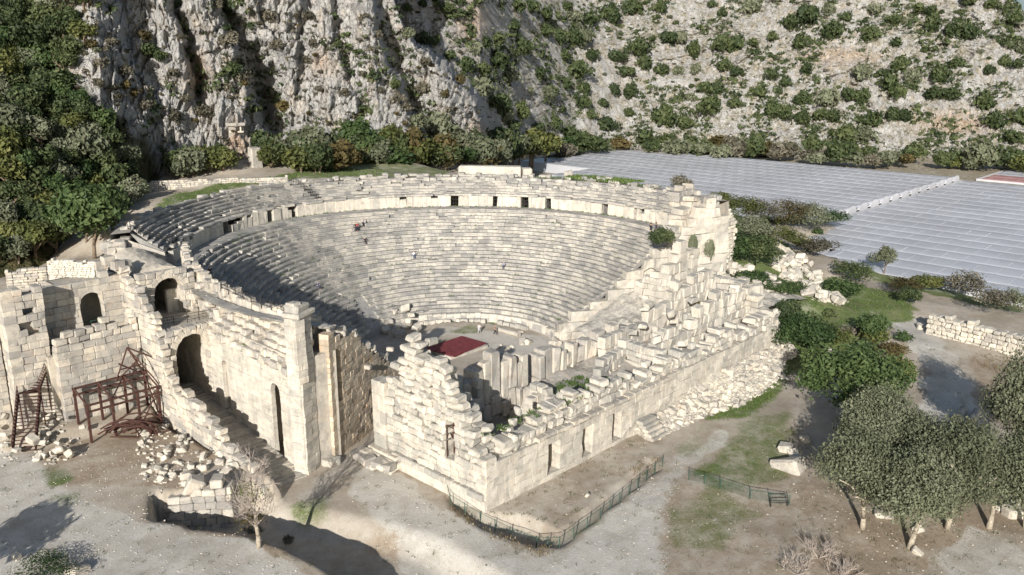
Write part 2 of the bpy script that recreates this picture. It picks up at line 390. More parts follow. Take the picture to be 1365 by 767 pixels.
# worn, dusty mottling and fine grit
mo = t.noise(.16, 6, .72); c = t.mix(t.math('MULTIPLY', t.fr(mo, .50, .64), .45), c, (.48, .44, .37)); c = t.mix(t.math('MULTIPLY', t.fr(mo, .50, .38), .35), c, (.23, .19, .14))
gr_ = t.noise(9, 4, .75); c = t.mix(t.math('MULTIPLY', t.fr(gr_, .56, .72), .45), c, (.20, .17, .13)); c = t.mix(t.math('MULTIPLY', t.fr(gr_, .44, .30), .4), c, (.58, .55, .48))
# scattered small pebbles
vo = t.n('ShaderNodeTexVoronoi', i_Scale=2.2); t.l(t.geo().outputs['Position'], vo.inputs['Vector'])
pb = t.math('LESS_THAN', vo.outputs['Distance'], .07); pb = t.math('MULTIPLY', pb, t.math('GREATER_THAN', n1, .5))
c = t.mix(pb, c, (.58, .54, .46))
t.bump(t.math('ADD', n2, t.noise(14, 3)), .6, .08)
me.materials.append(t.done(c, .95, .1))
tag(link('ground', me), kind='structure')

# ------------------------------------------------------------------ cliffs and hillside behind
XS = np.array([-320, -150, 0, 60, 130, 200, 310, 400, 500, 590, 640, 662, 720, 830, 920, 1000, 1365, 1700])
DS = np.array([135, 138, 143, 158, 176, 196, 203, 211, 214, 228, 244, 262, 335, 418, 420, 412, 430, 450.])
ZS = np.array([10, 13, 15, 17, 20, 22, 24, 24, 24, 22, 19, 14, 10, 6, 4, 4, 4, 4.])
SL = np.array([30, 30, 32, 38, 60, 71, 74, 73, 73, 70, 66, 52, 44, 41, 40, 41, 42, 42.])
COLS = np.concatenate([np.arange(-330, 0, 6), np.arange(0, 700, 1.25), np.arange(700, 1366, 1.6), np.arange(1368, 1700, 6)])
NS = 330
S = np.linspace(0, 1, NS)
def prof():
    X = np.repeat(COLS[None, :], NS, 0).astype(float); s = np.repeat(S[:, None], len(COLS), 1)
    D0 = np.interp(X, XS, DS) - 10; Z0 = np.interp(X, XS, ZS) - 4; sl = np.radians(np.interp(X, XS, SL))
    crest = np.interp(X, [-400, 1180, 1250, 1330, 1365, 1450, 1700], [150, 150, 120, 74, 62, 52, 44])
    L = np.minimum(np.interp(X, XS, [150] * 4 + [110, 95, 88, 88, 90, 96, 110, 130, 150, 165, 165, 165, 165, 165]), 999)
    l = s * L
    tal = np.interp(X, [0, 130, 200, 640, 700], [0, 3, 5, 5, 0]); ts = R(32)
    a = np.where(l < tal, l * math.cos(ts), tal * math.cos(ts) + (l - tal) * np.cos(sl))
    b = np.where(l < tal, l * math.sin(ts), tal * math.sin(ts) + (l - tal) * np.sin(sl))
    Z = Z0 + b; over = np.maximum(Z - crest, 0); Z = np.where(over > 0, crest - .55 * over + 0, Z)
    return X, D0 + a, Z
HX, HD, HZ = prof()
CP = math.cos(PITCH)
def polar(X, D, Z):
    ta = (X - CX) / FPX * CP
    dirv = HEAD[None, None, :] + RIGHT[None, None, :] * ta[..., None]; dirv /= np.linalg.norm(dirv, axis=-1, keepdims=True)
    return CAMP[0] + dirv[..., 0] * D, CAMP[1] + dirv[..., 1] * D
ax_, ay_ = polar(HX, HD, HZ)
_, PY0, _ = proj(np.stack([ax_, ay_, HZ], -1))
ysh = np.interp(HX, [505, 525, 540, 560, 600, 640, 652, 665, 700], [-90, -20, 38, 62, 95, 140, 190, 280, 400]) + 6 * fbm(HX * .05, 0 * HX, 0 * HX + 2, 3)
MF = sstep(ysh - PY0, -9, 9) * (HX > 500)
Dfar = np.interp(HX, [500, 600, 640, 700, 765, 830, 920, 1000, 1365, 1700], [246, 258, 268, 325, 388, 412, 414, 410, 425, 445.]) + np.maximum(HZ - 5, 0) / np.tan(np.radians(np.interp(HX, [500, 640, 700, 830, 1700], [62, 52, 44, 41, 42])))
NEARD = HD.copy(); HD = HD * (1 - MF) + Dfar * MF
ax_, ay_ = polar(HX, HD, HZ)
_, PY, _ = proj(np.stack([ax_, ay_, HZ], -1))
steep = sstep(np.interp(HX, XS, SL), 40, 62) * sstep(HX, 60, 160) * (1 - MF * sstep(HX, 560, 690))
rel = np.zeros(HX.shape)
def gully(cy, depth, wl, wr, y0, y1):
    ys = [c[0] for c in cy]; xc = np.interp(PY, ys, [c[1] for c in cy]) + 7 * fbm(PY * .03, HX * 0, HX * 0 + depth, 3)
    d = HX - xc; g = np.where(d < 0, np.exp(-(d / wl) ** 2), np.exp(-(d / wr) ** 2))
    return depth * g * sstep(PY, y0 - 30, y0) * (1 - sstep(PY, y1 - 15, y1 + 25))
rel += gully([(-60, 232), (0, 240), (60, 250), (110, 262), (150, 255)], 9, 6, 14, -200, 140)
rel += gully([(-60, 270), (0, 300), (60, 322), (110, 337), (160, 350), (190, 352)], 14, 8, 30, -200, 190)
rel += gully([(-60, 500), (0, 506), (60, 516), (110, 538), (160, 560), (200, 578)], 12, 8, 28, -200, 205)
rel += gully([(130, 642), (200, 650)], 12, 5, 22, 158, 230)
rel += gully([(-60, 170), (0, 168), (60, 172), (120, 200)], 4, 5, 18, -200, 110)
rel += gully([(-60, 415), (0, 410), (90, 400), (140, 392)], 4, 5, 22, -200, 130)
rel += gully([(-60, 445), (0, 452), (90, 462), (150, 480)], 3.5, 4, 16, -200, 150)
wx, wy, wz = ax_ * 1.0, ay_ * 1.0, HZ
lat = (HX - CX) * .2
def cells(u, v, seed):
    """random value per cell of a jittered grid, and the distance to the nearest cell border"""
    iu, iv = np.floor(u).astype(int), np.floor(v).astype(int); b1 = np.full(u.shape, 1e9); b2 = b1.copy(); val = np.zeros(u.shape); gu = np.zeros(u.shape); gv = np.zeros(u.shape)
    for du in (-1, 0, 1):
        for dv in (-1, 0, 1):
            a = iu + du; b = iv + dv; h1 = _P[(_P[(a + seed) & 255] + b) & 255]; h2 = _P[(h1 + 77) & 255]; h3 = _P[(h2 + 31) & 255]
            qx = a + h1 / 255.; qy = b + h2 / 255.; d = (u - qx) ** 2 + (v - qy) ** 2
            n = d < b1; b2 = np.where(n, b1, np.minimum(b2, d)); val = np.where(n, h3 / 255., val); gu = np.where(n, u - qx, gu); gv = np.where(n, v - qy, gv); b1 = np.where(n, d, b1)
    return val, np.sqrt(b2) - np.sqrt(b1), gu, gv
wob1 = fbm(lat * .08, wz * .06, 0 * lat + 50, 3)
cA = cells(lat / 7.5 + .7 * wob1, wz / 12 + .5 * wob1, 3); cB = cells(lat / 2.6 + 1.2 * wob1, wz / 3.8 + .8 * wob1, 9); cC = cells(lat / 1.0 + 2 * wob1, wz / 1.9, 21)
crag = 2.9 * (cA[0] - .5) + 1.3 * cA[2] - 1.0 * cA[3] + 1.2 * (cB[0] - .5) + .6 * cB[2] - .6 * cB[3] + .45 * (cC[0] - .5) + .9 * (1 - sstep(cA[1], 0, .12)) + .7 * (1 - sstep(cB[1], 0, .16))
r1 = ridged(lat * .055 + .25 * fbm(lat * .05, wz * .03, 0 * lat, 2), wz * .018, 0 * lat + 2, 4)
r2 = ridged(lat * .16, wz * .085, 0 * lat + 8, 4)
r3 = fbm(lat * .5, wz * .22, 0 * lat + 4, 4)
r4 = ridged(lat * .8, wz * .5, 0 * lat + 13, 3)
lz = wz / 4.6 + 1.1 * fbm(lat * .05, wz * .03, 0 * lat + 90, 3); ledg = (lz - np.floor(lz)); ledge_d = 1.1 * (ledg - .5) * sstep(fbm(lat * .06, wz * .07, 0 * lat + 95, 3), -.2, .3)
rel_c = ledge_d - 1.5 * r1 - .7 * r2 - .5 * r3 - .3 * r4 + crag
lat2 = (HX - CX) * .38
h1 = ridged(lat2 * .03, wz * .03, 0 * lat + 21, 4); h2 = ridged(lat2 * .10 + .06 * wz, wz * .10, 0 * lat + 31, 4); h3 = ridged(lat2 * .35, wz * .3, 0 * lat + 41, 3)
bands = .8 * np.abs((wz * .16 + .5 * fbm(lat2 * .03, wz * .03, 0 * lat + 1, 2)) % 1 - .5)
hA = cells(lat2 / 9 + .8 * wob1, wz / 5 + .8 * wob1, 5); hB = cells(lat2 / 3 + .8 * wob1, wz / 1.8 + wob1, 15)
hcr = 4.0 * (hA[0] - .5) + 1.9 * (hB[0] - .5) + .7 * hB[3] + .9 * (1 - sstep(hB[1], 0, .2))
rel_h = hcr * sstep(fbm(lat2 * .02, wz * .03, 0 * lat + 61, 3), -.25, .35) - 2.4 * h1 - 1.7 * h2 - .8 * h3 + 2.5 * bands
low = sstep(S, 0, .03)[:, None]
HD2 = HD + (rel * (steep * .999 + .001) + rel_c * steep + rel_h * (1 - steep) * sstep(HX, 600, 700) + 1.2 * h2 * (1 - sstep(HX, 60, 160))) * low
VX, VY = polar(HX, HD2, HZ); VZ = HZ + .5 * r4 * steep * low
me = bpy.data.meshes.new('hill'); ns, nc = HX.shape
ii = np.arange(ns * nc).reshape(ns, nc)
grid_mesh(me, np.stack([VX, VY, VZ], -1).reshape(-1, 3), np.stack([ii[:-1, :-1], ii[:-1, 1:], ii[1:, 1:], ii[1:, :-1]], -1).reshape(-1, 4), smooth=False)
HVX, HVY, HVD = proj(np.stack([VX, VY, VZ], -1))
wood = 1 - sstep(HX + 35 * fbm(HX * .02, PY * .02, 0 * HX + 3, 3), np.interp(PY, [-100, 40, 100, 140, 230], [110, 115, 70, 120, 215]) - 20, np.interp(PY, [-100, 40, 100, 140, 230], [110, 115, 70, 120, 215]) + 20)
pink = np.exp(-(((HVX - 262) / 14) ** 2 + ((HVY - 100) / 30) ** 2)) + .9 * np.exp(-(((HVX - 628) / 22) ** 2 + ((HVY - 30) / 30) ** 2)) + np.exp(-(((HVX - 318) / 18) ** 2 + ((HVY - 188) / 24) ** 2)) + .8 * np.exp(-(((HVX - 80) / 22) ** 2 + ((HVY - 98) / 12) ** 2)) + .7 * np.exp(-(((HVX - 430) / 16) ** 2 + ((HVY - 85) / 14) ** 2)) + .8 * np.exp(-(((HVX - 640) / 14) ** 2 + ((HVY - 180) / 18) ** 2)) + .8 * np.exp(-(((HVX - 1270) / 45) ** 2 + ((HVY - 165) / 18) ** 2))+ .5 * np.exp(-(((HVX - 1120) / 60) ** 2 + ((HVY - 75) / 14) ** 2))
earth = np.maximum(1 - steep, 0) * sstep(HX, 640, 720)
ca = me.attributes.new('cover', 'FLOAT_COLOR', 'POINT')
ca.data.foreach_set('color', np.stack([wood, np.clip(pink, 0, 1), earth, np.ones_like(wood)], -1).reshape(-1).astype('f'))
t = NT('hill_limestone'); sp = t.n('ShaderNodeSeparateColor'); t.l(t.attr('cover').outputs['Color'], sp.inputs[0])
mp = t.n('ShaderNodeMapping'); mp.inputs['Scale'].default_value = (1, 1, .5); t.l(t.geo().outputs['Position'], mp.inputs[0]); sv = mp.outputs[0]
n1 = t.noise(.10, 5, .6); n2 = t.noise(.7, 6, .7, sv); n3 = t.noise(2.4, 5, .7); n4 = t.noise(.28, 5, .65, sv)
c = t.ramp(n2, [(.24, (.31, .305, .30)), (.48, (.45, .44, .42)), (.74, (.54, .52, .48))])
c = t.mix(t.math('MULTIPLY', t.fr(n4, .50, .68), .5), c, (.50, .40, .28))
c = t.mix(t.math('MULTIPLY', t.fr(t.noise(.2, 4, .6, sv), .56, .66), .4), c, (.26, .26, .265))
c = t.mix(t.math('MULTIPLY', t.fr(n3, .56, .74), .55), c, (.12, .12, .09))
ea = t.mix(t.fr(n1, .4, .62), (.37, .345, .30), (.40, .35, .275)); ea = t.mix(t.fr(t.noise(.9, 5, .7), .48, .64), ea, (.13, .13, .07))
c = t.mix(t.math('MULTIPLY', sp.outputs[2], t.fr(n4, .44, .60)), c, ea)
c = t.mix(t.math('MULTIPLY', sp.outputs[1], t.fr(n2, .3, .55)), c, (.52, .37, .25))
c = t.mix(sp.outputs[0], c, t.mix(t.fr(n2, .4, .6), (.05, .06, .025), (.12, .10, .05)))
vo = t.n('ShaderNodeTexVoronoi', i_Scale=.8, feature='DISTANCE_TO_EDGE'); mpv = t.n('ShaderNodeVectorMath', operation='ADD'); nz_ = t.n('ShaderNodeTexNoise', i_Scale=.5, i_Detail=4); t.l(sv, nz_.inputs['Vector']); t.l(sv, mpv.inputs[0]); t.l(nz_.outputs['Color'], mpv.inputs[1]); t.l(mpv.outputs[0], vo.inputs['Vector'])
ck = t.fr(vo.outputs['Distance'], 0.0, .07)
t.bump(t.math('ADD', t.math('ADD', t.math('MULTIPLY', n2, 1.5), n3), t.math('MULTIPLY', ck, .5)), .9, .8)
me.materials.append(t.done(c, .95, .1))
tag(link('hill', me), kind='structure')
def hill_at(px, py):
    """the nearest point of the hill surface to a picture point"""
    d = (HVX - px) ** 2 + (HVY - py) ** 2 + .0 * HVD
    k = d.argmin(); i, j = np.unravel_index(k, d.shape)
    m = d < d[i, j] + 9; dm = np.where(m, HVD, 1e9); i, j = np.unravel_index(dm.argmin(), d.shape)
    return float(VX[i, j]), float(VY[i, j]), float(VZ[i, j]), float(HVD[i, j])
# far range seen past the ridge, distance haze mixed into its blue-green colour
X = np.linspace(-300, 1900, 160); yy = np.linspace(0, 1, 24); A_, B_ = np.meshgrid(X, yy)
D = 1900 + 900 * B_; Z = -20 + 620 * B_ * (1 + .25 * fbm(A_ * .006, B_ * 2, 0 * A_, 4)) * np.interp(A_, [-300, 600, 1300, 1900], [.5, .8, 1.0, .8])
fx_, fy_ = polar(A_, D, Z); me = bpy.data.meshes.new('far_hills'); ii = np.arange(A_.size).reshape(A_.shape)
grid_mesh(me, np.stack([fx_, fy_, Z], -1).reshape(-1, 3), np.stack([ii[:-1, :-1], ii[:-1, 1:], ii[1:, 1:], ii[1:, :-1]], -1).reshape(-1, 4))
t = NT('hazy_far_forest'); c = t.mix(t.fr(t.noise(.03, 5), .4, .6), (.10, .14, .15), (.16, .20, .21)); me.materials.append(t.done(c, .95, .1))
tag(link('far_hills', me), kind='structure')
# ------------------------------------------------------------------ the auditorium
def warp(r, th):
    k = np.clip((r - 16) / 24, 0, 1); return r * (1 + .05 * k * math.exp(-((math.degrees(th) - 92) / 30) ** 2))
def ring_pt(r, th, z): rr = warp(r, th); return (rr * math.cos(th), rr * math.sin(th), z)
def row(mb, r0, depth, z0, z1, a0, a1, blen, over=.08, miss=.0, jr=.05, jz=.035, skip=None, tb=(.15, .9)):
    a = a0 + random.uniform(0, .5) * blen / r0
    while a < a1 - .2 / r0:
        b = min(a + random.uniform(.7, 1.5) * blen / r0, a1)
        am = math.degrees((a + b) / 2)
        if (skip is None or not skip(am)) and random.random() >= miss:
            dr = random.gauss(0, jr); dz = random.gauss(0, jz); dt = random.gauss(0, .012)
            if random.random() < .035: dz -= random.uniform(.08, .25); dr += random.uniform(0, .15)
            pr = [(r0 + over + dr, z0), (r0 + over * .8 + dr, z0 + (z1 - z0) * .55), (r0 + dr, z0 + (z1 - z0) * .68), (r0 + dr + random.uniform(0, .03), z1 + dz), (r0 + depth + .1, z1 + dz + dt)]
            V = []
            for th in (a + .012 / r0, b - .012 / r0):
                for (rr, zz) in pr: V.append(ring_pt(rr, th, zz))
            n = len(pr)
            F = [(k, n + k, n + k + 1, k + 1) for k in range(n - 1)] + [tuple(range(n)), tuple(range(2 * n - 1, n - 1, -1))]
            mb.add(V, F, random.uniform(*tb))
        a = b
AL, AR = R(205), R(-25); UEND = 147
theatre = thing('ancient_theatre', 'large half round stone auditorium with weathered rows of seats, open towards the stage ruins', 'theatre', (0, 0, 0))
NROW = 28; R0 = 17.6; DR = .768; DZ = .528; ZP = 1.6
def ruinskip(am): return 96 < am < 104 and random.random() < .85
for i in range(NROW):
    mb = MB()
    row(mb, R0 + i * DR, DR, ZP + i * DZ - .12, ZP + (i + 1) * DZ, AR + R(random.uniform(0, 1.5)), AL, 1.35, miss=.012,
        skip=(lambda am: 93 < am < 108 - i * 1.2) if i < 7 else None)
    mb.obj('seat_row', M['seat'], theatre)
# solid core under the seats
mb = MB(); N = 120
prof_ = [(16.6, -.2), (16.9, 1.3)] + [(R0 + .2 + i * DR, ZP + i * DZ - .15) for i in range(0, NROW + 1, 2)] + [(39.4, 16.2), (42.2, 16.1), (42.3, 18.4), (47.0, 21.6)]
V = []; F = []
for k in range(N + 1):
    th = AR + (AL - AR) * k / N
    for (r, z) in prof_:
        if math.degrees(th) > UEND and r > 39: z = min(z, 11.0); r = 38.9
        V.append(ring_pt(r, th, z))
n = len(prof_)
for k in range(N):
    for j in range(n - 1):
        if j != n - 3: F.append((k * n + j, (k + 1) * n + j, (k + 1) * n + j + 1, k * n + j + 1))
mb.add(V, F, .3); mb.obj('rubble_core', M['seat'], theatre)
# podium wall of upright slabs round the orchestra
mb = MB(); a = AR
while a < AL:
    b = a + random.uniform(.9, 1.6) / 17
    if not (97 < math.degrees(a) < 106):
        c = ring_pt(17.15 + random.gauss(0, .06), (a + b) / 2, .7)
        mb.block((c[0], c[1], .72 + random.gauss(0, .05)), (.36, (b - a) * 17 / 2 - .015, .8 + random.gauss(0, .06)), rot=(a + b) / 2, ch=.07, jit=.04, tint=random.uniform(.5, 1))
    a = b
mb.obj('podium', M['cream'], theatre)
# foot row of low blocks along the podium
mb = MB(); a = R(0)
while a < R(95):
    b = a + random.uniform(.8, 1.5) / 16.3
    c = ring_pt(16.0 + random.gauss(0, .1), (a + b) / 2, .3)
    if random.random() < .85: mb.block((c[0], c[1], .3), (.42, (b - a) * 8 - .04, random.uniform(.35, .55)), rot=(a + b) / 2 + random.gauss(0, .05), ch=.1, jit=.07)
    a = b
mb.obj('footing', M['cream'], theatre)
# gallery walk behind the lower seats
mb = MB(); a = AR
while a < AL:
    b = a + random.uniform(.9, 1.8) / 40
    for r0, r1 in ((38.9, 40.5), (40.5, 42.3)):
        if math.degrees(a) > UEND + 2: r0, r1 = (r0, 39.7) if r0 < 40 else (39.6, 39.7)
        V = [ring_pt(r, th, z) for th in (a + .0004, b) for r, z in ((r0, 16.2), (r0, 16.42 + random.gauss(0, .015)), (r1, 16.42 + random.gauss(0, .015)), (r1, 16.2))]
        mb.add(V, [(0, 4, 5, 1), (1, 5, 6, 2), (2, 6, 7, 3), (0, 1, 2, 3), (7, 6, 5, 4)], random.uniform(.2, .8))
    a = b
mb.obj('gallery_floor', M['seat'], theatre)
# wall behind the gallery: big upright slabs with doorways
DOORS = [(91.6, 1.2), (48.2, 1.6), (37.0, .95), (28.7, 1.6), (22.0, 1.2), (5.2, 1.3), (-4.6, .7), (-17.5, 1.2), (99, 1.3), (120.5 - 6.5, 2.6)]
def dooropen(am, r=41.8, pad=0):
    for d, w in DOORS:
        if abs(am - d) < math.degrees((w / 2 + pad) / r): return True
    return False
wall = MB(); a = R(-24)
while a < R(143):
    b = a + random.uniform(1.0, 2.1) / 41.8
    edges = []
    for d, w in DOORS:
        e0, e1 = R(d) - w / 2 / 41.8, R(d) + w / 2 / 41.8
        if a < e0 < b: b = e0
        if e0 - 1e-6 <= a < e1: a = e1; b = max(b, a + .8 / 41.8)
    am = (a + b) / 2; deg = math.degrees(am)
    big = deg < 95
    h = 2.2 + random.gauss(0, .07) - (random.uniform(.2, .8) if random.random() < .14 else 0)
    if 110 < deg < 114: h = 1.2
    if deg > 138: h = 1.9
    r = 42.0 + (0 if big else -.2)
    c = ring_pt(r, am, 16.4 + h / 2)
    wall.block((c[0], c[1], 16.35 + h / 2), (.45, (b - a) * 42 / 2 * (warp(42, am) / 42) - .012, h / 2 + .05), rot=am, ch=.045, jit=.03, tint=random.uniform(.35, 1))
    a = b
wall.erode(.1); wall.obj('gallery_wall', M['cream'], theatre)
# lintels and coping over the wall
mb = MB(); a = R(-24)
while a < R(143):
    b = a + random.uniform(1.3, 2.4) / 42
    am = (a + b) / 2
    if random.random() < .74 or dooropen(math.degrees(am)):
        c = ring_pt(42.0, am, 18.75)
        mb.block((c[0], c[1], 18.76 + random.gauss(0, .03)), (.62, (b - a) * 21.9 - .012, .22), rot=am, ch=.06, jit=.04)
    a = b
mb.obj('coping', M['seat'], theatre)
# dark doorways: a short passage with back wall behind each door, some with a steel grille
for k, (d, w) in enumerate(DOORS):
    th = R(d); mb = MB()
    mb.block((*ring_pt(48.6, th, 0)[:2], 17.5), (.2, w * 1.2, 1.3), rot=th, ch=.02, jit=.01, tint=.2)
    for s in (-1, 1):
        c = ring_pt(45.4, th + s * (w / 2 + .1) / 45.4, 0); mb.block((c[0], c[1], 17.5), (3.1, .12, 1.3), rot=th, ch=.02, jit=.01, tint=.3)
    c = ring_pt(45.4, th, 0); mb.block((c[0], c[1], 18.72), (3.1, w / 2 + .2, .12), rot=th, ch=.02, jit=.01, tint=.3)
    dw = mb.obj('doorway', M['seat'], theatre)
    if k in (1, 2, 3, 4):
        g = MB(); wdt = w / 2
        for s in np.linspace(-wdt, wdt, 4):
            c = ring_pt(42.4, th + s / 42.4, 0); g.tube((c[0], c[1], 16.4), (c[0], c[1], 18.5), .04, 5)
        for z in (16.9, 17.7, 18.4):
            c0 = ring_pt(42.4, th - wdt / 42.4, z); c1 = ring_pt(42.4, th + wdt / 42.4, z); g.tube(c0, c1, .05, 5)
        g.obj('grille', M['iron'], dw)
mb = MB(); a = R(UEND + 2)
while a < R(203):       # broken parapet where the gallery runs out over the passage building
    b = a + random.uniform(.7, 1.4) / 39; c = ring_pt(np.interp(math.degrees(a), [160, 174], [39.3, 37.3]) + random.gauss(0, .12), (a + b) / 2, 0)
    tz = np.interp(c[1], [-16, -12, -3, 5, 9, 17, 22], [15.8, 16.6, 17.0, 17.9, 18.7, 19.8, 20.2]) + random.gauss(0, .18); nq = int((tz - 12.8) / 1.05) + 1
    for q in range(nq): mb.block((c[0] + random.gauss(0, .05) + .25, c[1], tz - .53 - q * 1.05 + random.gauss(0, .03)), (.6, (b - a) * 19.3, .53), rot=(a + b) / 2 + random.gauss(0, .05), ch=.09, jit=.07, tint=random.uniform(.3, 1))
    if random.random() < .5: mb.block((c[0] + .2, c[1], tz + .15), (.4, (b - a) * 17, random.uniform(.15, .35)), rot=(a + b) / 2, ch=.09, jit=.08)
    a = b
mb.erode(.12); mb.obj('gallery_edge', M['greywall'], theatre)
# upper seats
NUP = 7
for i in range(NUP):
    mb = MB()
    z0 = 18.85 + i * .46
    def sk(am, i=i):
        if dooropen(am) and i == 0: return False
        if am < 72 and i >= 3: return random.random() < .30 + .14 * (i - 3)
        if 60 <= am < 90 and i >= 5: return random.random() < .25
        return False
    row(mb, 42.4 + i * .70, .72, z0 - .05, z0 + .46, R(-24), R(UEND - i * .5), 1.4, jr=.06, jz=.05, skip=sk, miss=.02, tb=(.1, .8))
    mb.obj('seat_row', M['seat'], theatre)
mb = MB(); a = R(-24)
while a < R(UEND - 3):          # rough upper edge: broken stones along the rim
    b = a + random.uniform(.7, 1.7) / 47.5; am = (a + b) / 2; d = math.degrees(am)
    for q in range(3 if d < 75 else 1):
        if random.random() < (.75 if d < 85 else .5):
            c = ring_pt(47.8 - q * 1.3 + random.gauss(0, .4), am, 0)
            mb.block((c[0], c[1], 21.8 - q * .75 + random.uniform(-.3, .35)), (random.uniform(.35, .7), random.uniform(.4, .9), random.uniform(.25, .5)), rot=am + random.gauss(0, .15), ch=.1, jit=.1, tint=random.uniform(.2, .9))
    a = b
mb.obj('rim_stones', M['seat'], theatre)
# outer retaining wall
mb = MB(); N = 110; V = []; F = []
for k in range(N + 1):
    th = AR + (R(UEND) - AR) * k / N
    for (r, z) in ((46.6, 21.7), (49.2, 21.5), (49.6, -.5)): V.append(ring_pt(r, th, z))
for k in range(N):
    for j in range(2): F.append((k * 3 + j, (k + 1) * 3 + j, (k + 1) * 3 + j + 1, k * 3 + j + 1))
mb.add(V, F, .5)
for th in (AR, R(UEND)):
    mb.add([ring_pt(r, th, z) for r, z in ((38.9, 0), (49.5, 0), (48.6, 12.0), (46.9, 20.6), (42.3, 18.6), (41.9, 16.3), (38.9, 16.2))], [(0, 1, 2, 3, 4, 5, 6)], .5)
mb.obj('outer_wall', M['greywall'], theatre)

# ------------------------------------------------------------------ ashlar walls
def ashlar(mb, p0, p1, thick, z0, top, ch=.05, hc=(.5, .72), bl=(.7, 1.6), jit=.03, out=.035, openings=(), rag=.0, side=0, tb=(0, 1), rough_above=None, zend=None, skipf=None):
    """courses of blocks along p0-p1; p0-p1 is the outer (right hand) face, the wall grows to the left of it.
    top(s) gives the height of the broken top, openings are (s, half width, z bottom, z spring, arched)"""
    p0 = np.array(p0, float); p1 = np.array(p1, float); L = np.linalg.norm(p1 - p0); d = (p1 - p0) / L; nrm = np.array([-d[1], d[0]])
    rot = math.atan2(d[1], d[0]); z = z0 if not callable(z0) else min(z0(0), z0(L)); k = 0
    zmax = max(top(s) for s in np.linspace(0, L, 40)); caps = {}
    while z < zmax:
        h = random.uniform(*hc); zc = z + h / 2
        cuts = []
        for (so_, hw, zb, zs, arch) in openings:
            if zc < zb - .05: continue
            if zc <= zs: cuts.append((so_ - hw, so_ + hw))
            elif arch and z < zs + hw: cuts.append((so_ - hw, so_ + hw)); caps[(so_, hw, zs)] = max(caps.get((so_, hw, zs), 0), z + h)
        s = -random.uniform(0, .6) * bl[0] if side else 0.0
        s = min(s, 0)
        while s < L - 1e-3:
            b = min(s + random.uniform(*bl), L)
            if L - b < .35: b = L
            a_ = max(s, 0)
            segs = [(a_, b)]
            for (c0, c1) in cuts:
                ns_ = []
                for (x0, x1) in segs:
                    if c1 <= x0 or c0 >= x1: ns_.append((x0, x1)); continue
                    if c0 > x0 + .05: ns_.append((x0, c0))
                    if c1 < x1 - .05: ns_.append((c1, x1))
                segs = ns_
            for (x0, x1) in segs:
                m = (x0 + x1) / 2; tp = top(m)
                if zc > tp + random.uniform(-rag, rag): continue
                if callable(z0) and zc < z0(m) - h: continue
                if skipf and skipf(m, zc): continue
                ra = 1.0 if rough_above is None or zc < rough_above(m) else 2.2
                th = thick * (1 if ra == 1 else random.uniform(.8, 1.05)); off = random.gauss(0, out * ra)
                c = p0 + d * m + nrm * (th / 2 + off)
                mb.block((c[0], c[1], zc + (random.gauss(0, .05) if ra > 1 else 0)), ((x1 - x0) / 2 + (-.006 if ra == 1 else random.uniform(-.06, .02)), th / 2, h / 2 - .004), rot=rot + (random.gauss(0, .05) if ra > 1 else 0), ch=ch * (1 if ra == 1 else 2.2), jit=jit * ra, tint=random.uniform(*tb))
            s = b
        z += h; k += 1
    for (so_, hw, zs), zt in caps.items():        # arch stones filling down to the curve
        n = 14; zt = max(zt, zs + hw + .12)
        for q in range(n):
            xa, xb = -hw + 2 * hw * q / n, -hw + 2 * hw * (q + 1) / n
            pr_ = [(xa, zs + math.sqrt(max(hw * hw - xa * xa, 0))), (xb, zs + math.sqrt(max(hw * hw - xb * xb, 0))), (xb, zt), (xa, zt)]
            V = []
            for dep in (.01, thick - .01):
                for (x, zz) in pr_: V.append((*(p0 + d * (so_ + x) + nrm * dep), zz))
            mb.add(V, [(0, 1, 2, 3), (7, 6, 5, 4), (0, 4, 5, 1), (2, 6, 7, 3), (1, 5, 6, 2), (3, 7, 4, 0)], random.uniform(*tb) if q % 3 == 0 else mb.t[-1])
def steps(L):
    xs = [a for a, _ in L]; ys = [b for _, b in L]
    return lambda s: ys[max(0, min(len(xs) - 1, int(np.searchsorted(xs, s, 'right') - 1)))]
def lin(L): xs = [a for a, _ in L]; ys = [b for _, b in L]; return lambda s: float(np.interp(s, xs, ys))
def voussoirs(mb, p0, p1, s0, hw, zs, thick, ring=.6, n=11, proud=.06):
    p0 = np.array(p0, float); p1 = np.array(p1, float); d = (p1 - p0) / np.linalg.norm(p1 - p0); nrm = np.array([-d[1], d[0]])
    for k in range(n):
        a = math.pi * (k + .5) / n; rr = hw + ring / 2
        # local axes: radial, depth, tangential
        rad = np.array([*(d * math.cos(a)), math.sin(a)]); tan = np.array([*(-d * math.sin(a)), math.cos(a)]); dep = np.array([*nrm, 0])
        c2 = p0 + d * (s0 + rr * math.cos(a)) + nrm * (thick / 2 - proud)
        Mx = np.stack([rad, dep, tan], 1)
        if np.linalg.det(Mx) < 0: Mx[:, 1] *= -1
        mb.block((c2[0], c2[1], zs + rr * math.sin(a)), (ring / 2 + random.uniform(-.03, .08), thick / 2, rr * math.pi / n / 2 - .012), ch=.06, jit=.03, M=Mx, tint=random.uniform(.3, 1))
